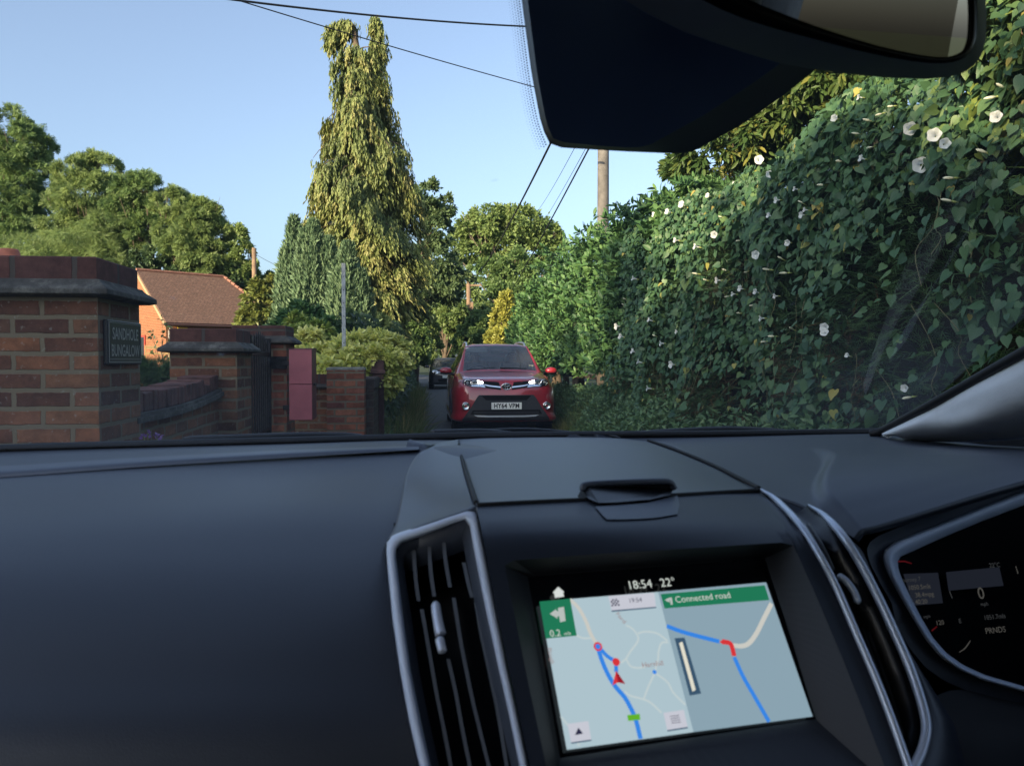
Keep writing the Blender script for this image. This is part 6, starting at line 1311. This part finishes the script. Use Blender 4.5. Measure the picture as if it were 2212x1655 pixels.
# --- dials
def dy_(v): return np.interp(v, [1000, 1150, 1300, 1480, 1700], [.665, .655, .635, .60, .56])
ctrim = [(2440, 975), (2330, 1016), (2212, 1060), (2120, 1096), (2040, 1128), (1975, 1153), (1930, 1172), (1912, 1186), (1906, 1204), (1914, 1232), (1938, 1278), (1968, 1330), (1998, 1380), (2030, 1418), (2070, 1446), (2120, 1468), (2212, 1494), (2330, 1510)]
cin = [(2440, 1010), (2330, 1050), (2212, 1091), (2120, 1126), (2050, 1155), (1990, 1182), (1954, 1198), (1942, 1204), (1938, 1216), (1944, 1240), (1964, 1284), (1990, 1334), (2016, 1378), (2044, 1410), (2080, 1436), (2126, 1457), (2212, 1482), (2330, 1498)]
n = 90; A = resample(ctrim, n); B = resample(cin, n)
V = np.array([[cy(u, v, dy_(v) + .006) for u, v in A], [cy(*(a * .8 + b * .2), dy_(a[1]) - .004) for a, b in zip(A, B)], [cy(*(a * .3 + b * .7), dy_(a[1]) - .002) for a, b in zip(A, B)], [cy(u, v, dy_(v) + .012) for u, v in B]]).transpose(1, 0, 2).reshape(-1, 3)
cl = mk('dial_cluster', V, gridfaces(n, 4), M_alu2, car, smooth=True)
V = np.array([[cy(u, v, dy_(v) + .012) for u, v in B], [cy(u, v, dy_(v) + .09) for u, v in B]]).transpose(1, 0, 2).reshape(-1, 3); mk('cowl', V, gridfaces(n, 2), M_matt, cl)
mk('dial_face', [cy(1880, 1120, .72), cy(2500, 960, .72), cy(2500, 1560, .66), cy(1900, 1560, .66)], [(0, 1, 2, 3)], plain('dial_black', (.002, .002, .003), .6, spec=.05), cl)
V = np.array([[cy(*(a + np.array([-34, -14])), dy_(a[1]) + .004) if i < n * .62 else cy(*(a + np.array([-30, 24])), dy_(a[1]) + .004) for i, a in enumerate(A)], [cy(u, v, dy_(v) + .005) for u, v in A]]).transpose(1, 0, 2).reshape(-1, 3); mk('surround', V, gridfaces(n, 2), M_panel, cl, smooth=True)
dfn = np.cross(cy(2500, 960, .72) - cy(1880, 1120, .72), cy(1900, 1560, .66) - cy(1880, 1120, .72)); dfn /= np.linalg.norm(dfn)
if dfn.dot(O0 - cy(1880, 1120, .72)) < 0: dfn = -dfn
dfp = cy(1880, 1120, .72) + dfn * .002; dx_ = CR - dfn * CR.dot(dfn); dx_ /= np.linalg.norm(dx_); dyv = np.cross(dfn, dx_)
ED1 = emis('dial_text', (.055, .053, .048), 1); ED2 = emis('dial_dim', (.032, .034, .036), 1); ED3 = emis('dial_red', (.06, .004, .006), 1); ED4 = emis('dial_grey', (.010, .012, .018), 1)
def dt(body, x, y, size, mat):                   # photo crop 6 coordinates (500 px shown at 1655)
    u = (2000 + x / 3.31) * .8848; v = (1200 + y / 3.31) * .8848; text('lettering', body, size * .8, mat, cl, on_plane(u, v, dfp, dfn), dx_, dyv)
dt('0', 1308, 825, .022, ED1); dt('mph', 1335, 908, .007, ED2); dt('1051.7mls', 1418, 1012, .0085, ED2); dt('PRNDS', 1425, 1120, .0105, ED1); dt('120', 975, 1060, .0085, ED1); dt('1050.5mls', 810, 772, .0085, ED1); dt('38.4mpg', 850, 832, .0085, ED1); dt('40:20', 825, 890, .0085, ED1); dt('Journey 7', 740, 712, .0078, ED2); dt('22°C', 1418, 595, .0085, ED2); dt('E', 1138, 1045, .008, ED2); dt('mph', 870, 1010, .006, ED2)
def dq(pts, mat, name, off=0.0): 
    P = [on_plane((2000 + x / 3.31) * .8848, (1200 + y / 3.31) * .8848, dfp - dfn * (.0008 - off), dfn) for x, y in pts]; mk(name, P, [tuple(range(len(P)))], mat, cl)
dq([(1025, 650), (1455, 610), (1490, 760), (1045, 800)], ED4, 'trip_panel'); dq([(680, 665), (960, 655), (1000, 900), (760, 920)], ED4, 'trip_panel')
for pts, mat in (([(1130, 1295), (1170, 1268), (1200, 1230), (1220, 1200), (1224, 1204), (1206, 1236), (1175, 1274), (1134, 1299)], ED1), ([(905, 1120), (950, 1085), (954, 1092), (912, 1128)], ED3), ([(630, 560), (690, 558), (750, 578), (748, 584), (690, 568), (632, 570)], ED3), ([(1055, 800), (1078, 860), (1074, 866), (1050, 806)], ED2), ([(1590, 600), (1610, 660), (1604, 664), (1586, 606)], ED1)): dq(pts, mat, 'dial_mark', .0004)
mk('dash_carcass', [cy(1610, 1085, .80), cy(1750, 1100, .80), cy(1880, 1130, .79), cy(2440, 1010, .80), cy(2440, 1720, .72), cy(1610, 1720, .72)], [(0, 1, 2, 3, 4, 5)], M_matt, car)
# lower dash on the driver's side
V, F = cg([[(1940, 1560, .535), (2060, 1490, .60), (2212, 1518, .60), (2440, 1530, .6)], [(1980, 1640, .50), (2080, 1600, .55), (2212, 1600, .56), (2440, 1600, .57)], [(1990, 1800, .47), (2100, 1800, .5), (2212, 1800, .52), (2440, 1800, .53)]], 12, 20); mk('lower_dash', V, F, M_matt, car, smooth=True)

# --- right-hand pillar, window rubbers, windscreen, roof
rows = [[(1903, 936, 1.16), (1960, 905, 1.07), (2020, 873, .99), (2110, 822, .90), (2212, 765, .81), (2330, 697, .73), (2480, 610, .65), (2700, 480, .56)],
        [(1908, 939, 1.13), (1975, 918, 1.03), (2050, 888, .95), (2140, 846, .86), (2250, 800, .78), (2380, 740, .70), (2540, 670, .62), (2800, 560, .53)],
        [(1935, 942, 1.10), (2010, 938, 1.02), (2090, 920, .92), (2190, 892, .84), (2300, 860, .77), (2430, 820, .70), (2600, 760, .62), (2900, 680, .53)],
        [(1960, 952, 1.10), (2060, 955, 1.03), (2150, 952, .95), (2250, 945, .88), (2370, 925, .80), (2500, 900, .73), (2680, 850, .65), (3000, 780, .56)]]
V, F = cg(rows, 20, 50); solid(mk('windscreen_pillar', V, F, M_pillar, car, smooth=True), .01, 1)
P = crom([cy(*p) for p in [(1880, 938, 1.17), (1908, 930, 1.15), (1960, 903, 1.068), (2020, 870, .988), (2110, 819, .898), (2212, 761, .808), (2330, 693, .728), (2480, 606, .648), (2700, 470, .56)]], 60); G().tube(P, .0075, 8).obj('window_rubber', M_seal, car, smooth=True)
P = [cy(u, v, 1.222) for u, v in ((-320, 984), (0, 970), (300, 961), (600, 953), (860, 946), (1000, 942), (1200, 940), (1500, 938), (1800, 934), (1990, 930))]; G().tube(crom(P, 60), .0065, 8).obj('window_rubber', M_seal, car, smooth=True)
V = []
for y, z in ((1.26, -.151), (.40, .387)):
    hw0, hw1 = (-.60, 1.08) if y > 1 else (-.44, .92)
    for t in np.linspace(0, 1, 13): x = hw0 + (hw1 - hw0) * t; V.append(cxyz(x, y + .0 * (1 - (2 * t - 1) ** 2), -.135 + (1.235 - y) * WT))
M_ws = glassmat('windscreen_glass', (.965, .985, .98), .045, .22, (.55, .6, .65), .02, film=((cxyz(.98, 1.10, -.05), .42, .16), (cxyz(-.28, 1.16, -.10), .36, .12)))
mk('windscreen', V, gridfaces(2, 13), M_ws, car, smooth=True)
# dotted band beside the sensor housing, printed on the glass
g = G(); edge = resample(crom([(1117, -60), (1128, 30), (1146, 170), (1164, 262), (1182, 312)], 80), 66); et = unit(np.gradient(edge, axis=0)); en = np.column_stack([-et[:, 1], et[:, 0]])
for i, (e_, t_, n_) in enumerate(zip(edge, et, en)):
    for k in range(5):
        r_ = 2.0 - .33 * k; u, v = e_ + n_ * (3 + 5.6 * k) + t_ * (2.9 if k % 2 else 0)
        g.add([on_plane(u + r_ * math.cos(a), v + r_ * math.sin(a), WP - WN * .001, WN) for a in np.linspace(0, 2 * math.pi, 7)[:-1]], [tuple(range(6))])
g.obj('frit_dots', M_matt, car)
# sensor housing behind the mirror
def wsn(u, v, off): return on_plane(u, v, WP - WN * off, WN)
M_hous = plain('housing_plastic', (.075, .125, .25), .36, 0, .05, 4, .05, 600)
M_hous2 = plain('housing_edge', (.02, .024, .032), .5)
so = [(1085, -420), (1110, -140), (1129, 20), (1148, 160), (1166, 256), (1180, 302), (1192, 316), (1215, 320), (1350, 328), (1470, 333), (1496, 328), (1600, 272), (1700, 202), (1762, 150), (1820, 60), (1850, -140), (1870, -420)]
si = [(1100, -420), (1124, -140), (1142, 20), (1160, 160), (1177, 250), (1188, 292), (1200, 305), (1222, 309), (1300, 316), (1370, 320), (1400, 316), (1520, 250), (1620, 185), (1690, 135), (1760, 50), (1790, -140), (1810, -420)]
n = 70; A = resample(so, n); B = resample(si, n); V = np.concatenate([[wsn(u, v, .006) for u, v in A], [wsn(u, v, .012) for u, v in A + (B - A) * .25], [wsn(u, v, .045) for u, v in B]])
hsg = mk('sensor_housing', V, gridfaces(3, n), M_hous2, car, smooth=True)
cg_ = np.array([1440, 40]); rings_ = [np.array([wsn(*(b + (cg_ - b) * t), .045 + .012 * (1 - (1 - t) ** 2)) for b in B]) for t in (0, .2, .45, .7, .9, .999)]
V = np.concatenate(rings_); mk('cover', V, gridfaces(6, n), M_hous, hsg, smooth=True)
# interior mirror: shell, black rim and reflecting glass
outer = [(1290, -120), (1332, -10), (1400, 32), (1478, 70), (1540, 92), (1608, 115), (1686, 138), (1770, 153), (1842, 162), (1920, 169), (1998, 172), (2050, 167), (2082, 158), (2108, 140), (2122, 116), (2129, 90), (2131, 40), (2128, -60), (2110, -118), (2050, -152), (1800, -195), (1500, -262), (1340, -272), (1272, -235), (1262, -170), (1290, -120)]
inner = [(1420, -120), (1500, -8), (1555, 20), (1608, 42), (1670, 62), (1738, 80), (1800, 97), (1860, 112), (1910, 123), (1955, 131), (2000, 137), (2038, 138), (2066, 134), (2090, 122), (2104, 100), (2110, 76), (2112, 30), (2108, -60), (2094, -106), (2044, -134), (1800, -174), (1520, -238), (1400, -246), (1352, -222), (1356, -168), (1420, -120)]
glass_ = [(1470, -120), (1560, -30), (1600, -8), (1650, 14), (1710, 38), (1764, 58), (1830, 80), (1890, 98), (1940, 110), (1985, 119), (2020, 124), (2045, 124), (2064, 120), (2080, 110), (2088, 92), (2091, 70), (2092, 30), (2088, -60), (2076, -95), (2036, -117), (1800, -154), (1545, -212), (1440, -218), (1408, -196), (1420, -152), (1470, -120)]
n = 140; A = resample(outer, n); B = resample(inner, n); C = resample(glass_, n)
mp_ = at(1800, 60, .50); md_ = unit((mp_ - O0)[None])[0]; mn = unit((unit((-CF + CR * .44 + CU * .0)[None])[0] - md_)[None])[0]
def mir(u, v, off): return on_plane(u, v, mp_ + mn * off, mn)
M_mir = plain('mirror_shell', (.06, .065, .075), .45)
V = np.array([[mir(u, v, -.050) for u, v in A], [mir(*(a * .6 + b * .4), -.026) for a, b in zip(A, B)], [mir(u, v, .0) for u, v in B]]).transpose(1, 0, 2).reshape(-1, 3); mr = mk('rear_view_mirror', V, gridfaces(n, 3), M_mir, car, smooth=True)
V = np.array([[mir(u, v, .0) for u, v in B], [mir(*(a * .5 + b * .5), .0035) for a, b in zip(B, C)], [mir(u, v, .001) for u, v in C]]).transpose(1, 0, 2).reshape(-1, 3); mk('rim', V, gridfaces(n, 3), M_black, mr, smooth=True)
C2 = [tuple(p) for p in C] ; P = [mir(u, v, .0012) for u, v in C2]; mk('mirror_glass', P, [tuple(range(len(P)))], plain('mirror', (.62, .63, .63), .015, 1.0), mr)
back = [mir(u, v, -.050) for u, v in A]; mk('back_shell', back, [tuple(range(len(back)))], M_mir, mr)
g = G(); g.tube([mir(1560, -60, -.04), wsn(1500, -60, .03)], .022, 10); g.obj('stem', M_hous2, mr)

# roof lining, side frames, rear of the cabin (what the mirror shows and what shades the dashboard)
V = []; xs_ = np.linspace(-.50, .98, 9)
for y, z in ((.42, .375), (.34, .395), (.15, .405), (-.2, .41), (-.9, .40), (-1.8, .35)):
    for x in xs_: V.append(cxyz(x, y, z - .05 * ((x - .24) / .74) ** 4))
solid(mk('headliner', V, gridfaces(6, 9), M_liner, car, smooth=True), .03, 1)
g = G()
for sx in (-.56, 1.04):
    for a, b, w_ in (((sx, -.35, .32), (sx, -.25, -.9), .06), ((sx, -1.7, .30), (sx, -1.95, -.9), .10)): g.tube([cxyz(*a), cxyz(*b)], w_, 6)
g.obj('door_pillar', M_pillar, car, smooth=True)
g = G()
for sx in (-.60, 1.08):
    q = [cxyz(sx, y, z) for y, z in ((1.1, -.12), (.9, -1.1), (-2.1, -1.1), (-2.1, -.02))]; g.add(q, [(0, 1, 2, 3)])
mk_ = g.obj('door_panel', M_matt, car); solid(mk_, .06, 0)
q = [cxyz(-.6, -2.1, -.25), cxyz(1.08, -2.1, -.25), cxyz(1.08, -2.1, -1.1), cxyz(-.6, -2.1, -1.1)]; mk('tailgate', q, [(0, 1, 2, 3)], M_matt, car)
q = [cxyz(-.6, 1.2, -.85), cxyz(1.08, 1.2, -.85), cxyz(1.08, -2.1, -1.05), cxyz(-.6, -2.1, -1.05)]; mk('cabin_floor', q, [(0, 1, 2, 3)], M_matt, car)
q = [cxyz(x, y, z) for x, y, z in ((-.5, -1.95, -.3), (1.1, -1.75, -.3), (1.06, -1.75, .36), (-.46, -1.95, .36))]; solid(mk('rear_pillar', q, [(0, 1, 2, 3)], plain('beige_pillar', (.17, .158, .135), .9), car), .02, 1)
g = G(); g.tube([cxyz(.42, -1.86, -.3), cxyz(.30, -1.88, .36)], .035, 6); g.obj('seat_belt', M_matt, car); g = G(); g.tube([cxyz(1.02, -1.7, -.3), cxyz(.90, -1.7, .36)], .03, 6); g.obj('seat_belt', M_matt, car)
q = [cxyz(1.03, -.55, -.2), cxyz(1.05, -1.9, -.2), cxyz(.98, -1.9, .37), cxyz(.96, -.55, .38)]; mk('side_window', q, [(0, 1, 2, 3)], glassmat('mirror_dim_glass', (.27, .255, .23), .04), car)  # unseen tinted pane added to dim what the mirror shows
M_ss = plain('seat_cloth', (.03, .03, .033), .9)
for x in (-.14, .62):
    g = G(); 
    for (y0, y1, z0, z1, hw) in ((-.80, -.60, -.75, -.02, .25), (-.78, -.62, .0, .15, .13), (-.6, -.1, -.8, -.62, .25)):
        g.add([cxyz(x + a * hw, y, z) for z in (z0, z1) for a, y in ((-1, y0), (1, y0), (1, y1), (-1, y1))], [(3, 2, 1, 0), (4, 5, 6, 7), (0, 1, 5, 4), (1, 2, 6, 5), (2, 3, 7, 6), (3, 0, 4, 7)])
    g.obj('seat', M_ss, car, bevel=.04)
# bonnet edge scuttle and wipers outside the glass
V, F = cg([[(-300, 992, 1.26), (300, 968, 1.26), (900, 949, 1.26), (1500, 941, 1.26), (2000, 934, 1.26)], [(-300, 985, 1.32), (300, 961, 1.32), (900, 944, 1.32), (1500, 936, 1.32), (2000, 930, 1.32)]], 4, 30); mk('scuttle', V, F, M_matt, car, smooth=True)
M_wip = plain('wiper_rubber', (.012, .013, .016), .5)
def wiper(pts, r): 
    P = crom([cy(*p) for p in pts], 30); rad = np.full(30, r); rad[0] = r * .3; rad[-1] = r * .3; return G().tube(P, rad, 8, flat=.6).obj('wiper', M_wip, car, smooth=True)
wiper([(395, 947, 1.285), (520, 943, 1.285), (640, 939, 1.285), (740, 939, 1.285), (785, 943, 1.285)], .0065)
wiper([(930, 933, 1.30), (980, 932, 1.30), (1040, 931, 1.30), (1110, 937, 1.30)], .0068); wiper([(1010, 932, 1.30), (1110, 927, 1.31), (1180, 929, 1.31), (1260, 937, 1.30), (1330, 942, 1.30)], .0040)
wiper([(1350, 937, 1.29), (1450, 930, 1.29), (1560, 925, 1.29), (1640, 927, 1.29), (1700, 931, 1.29)], .0060)
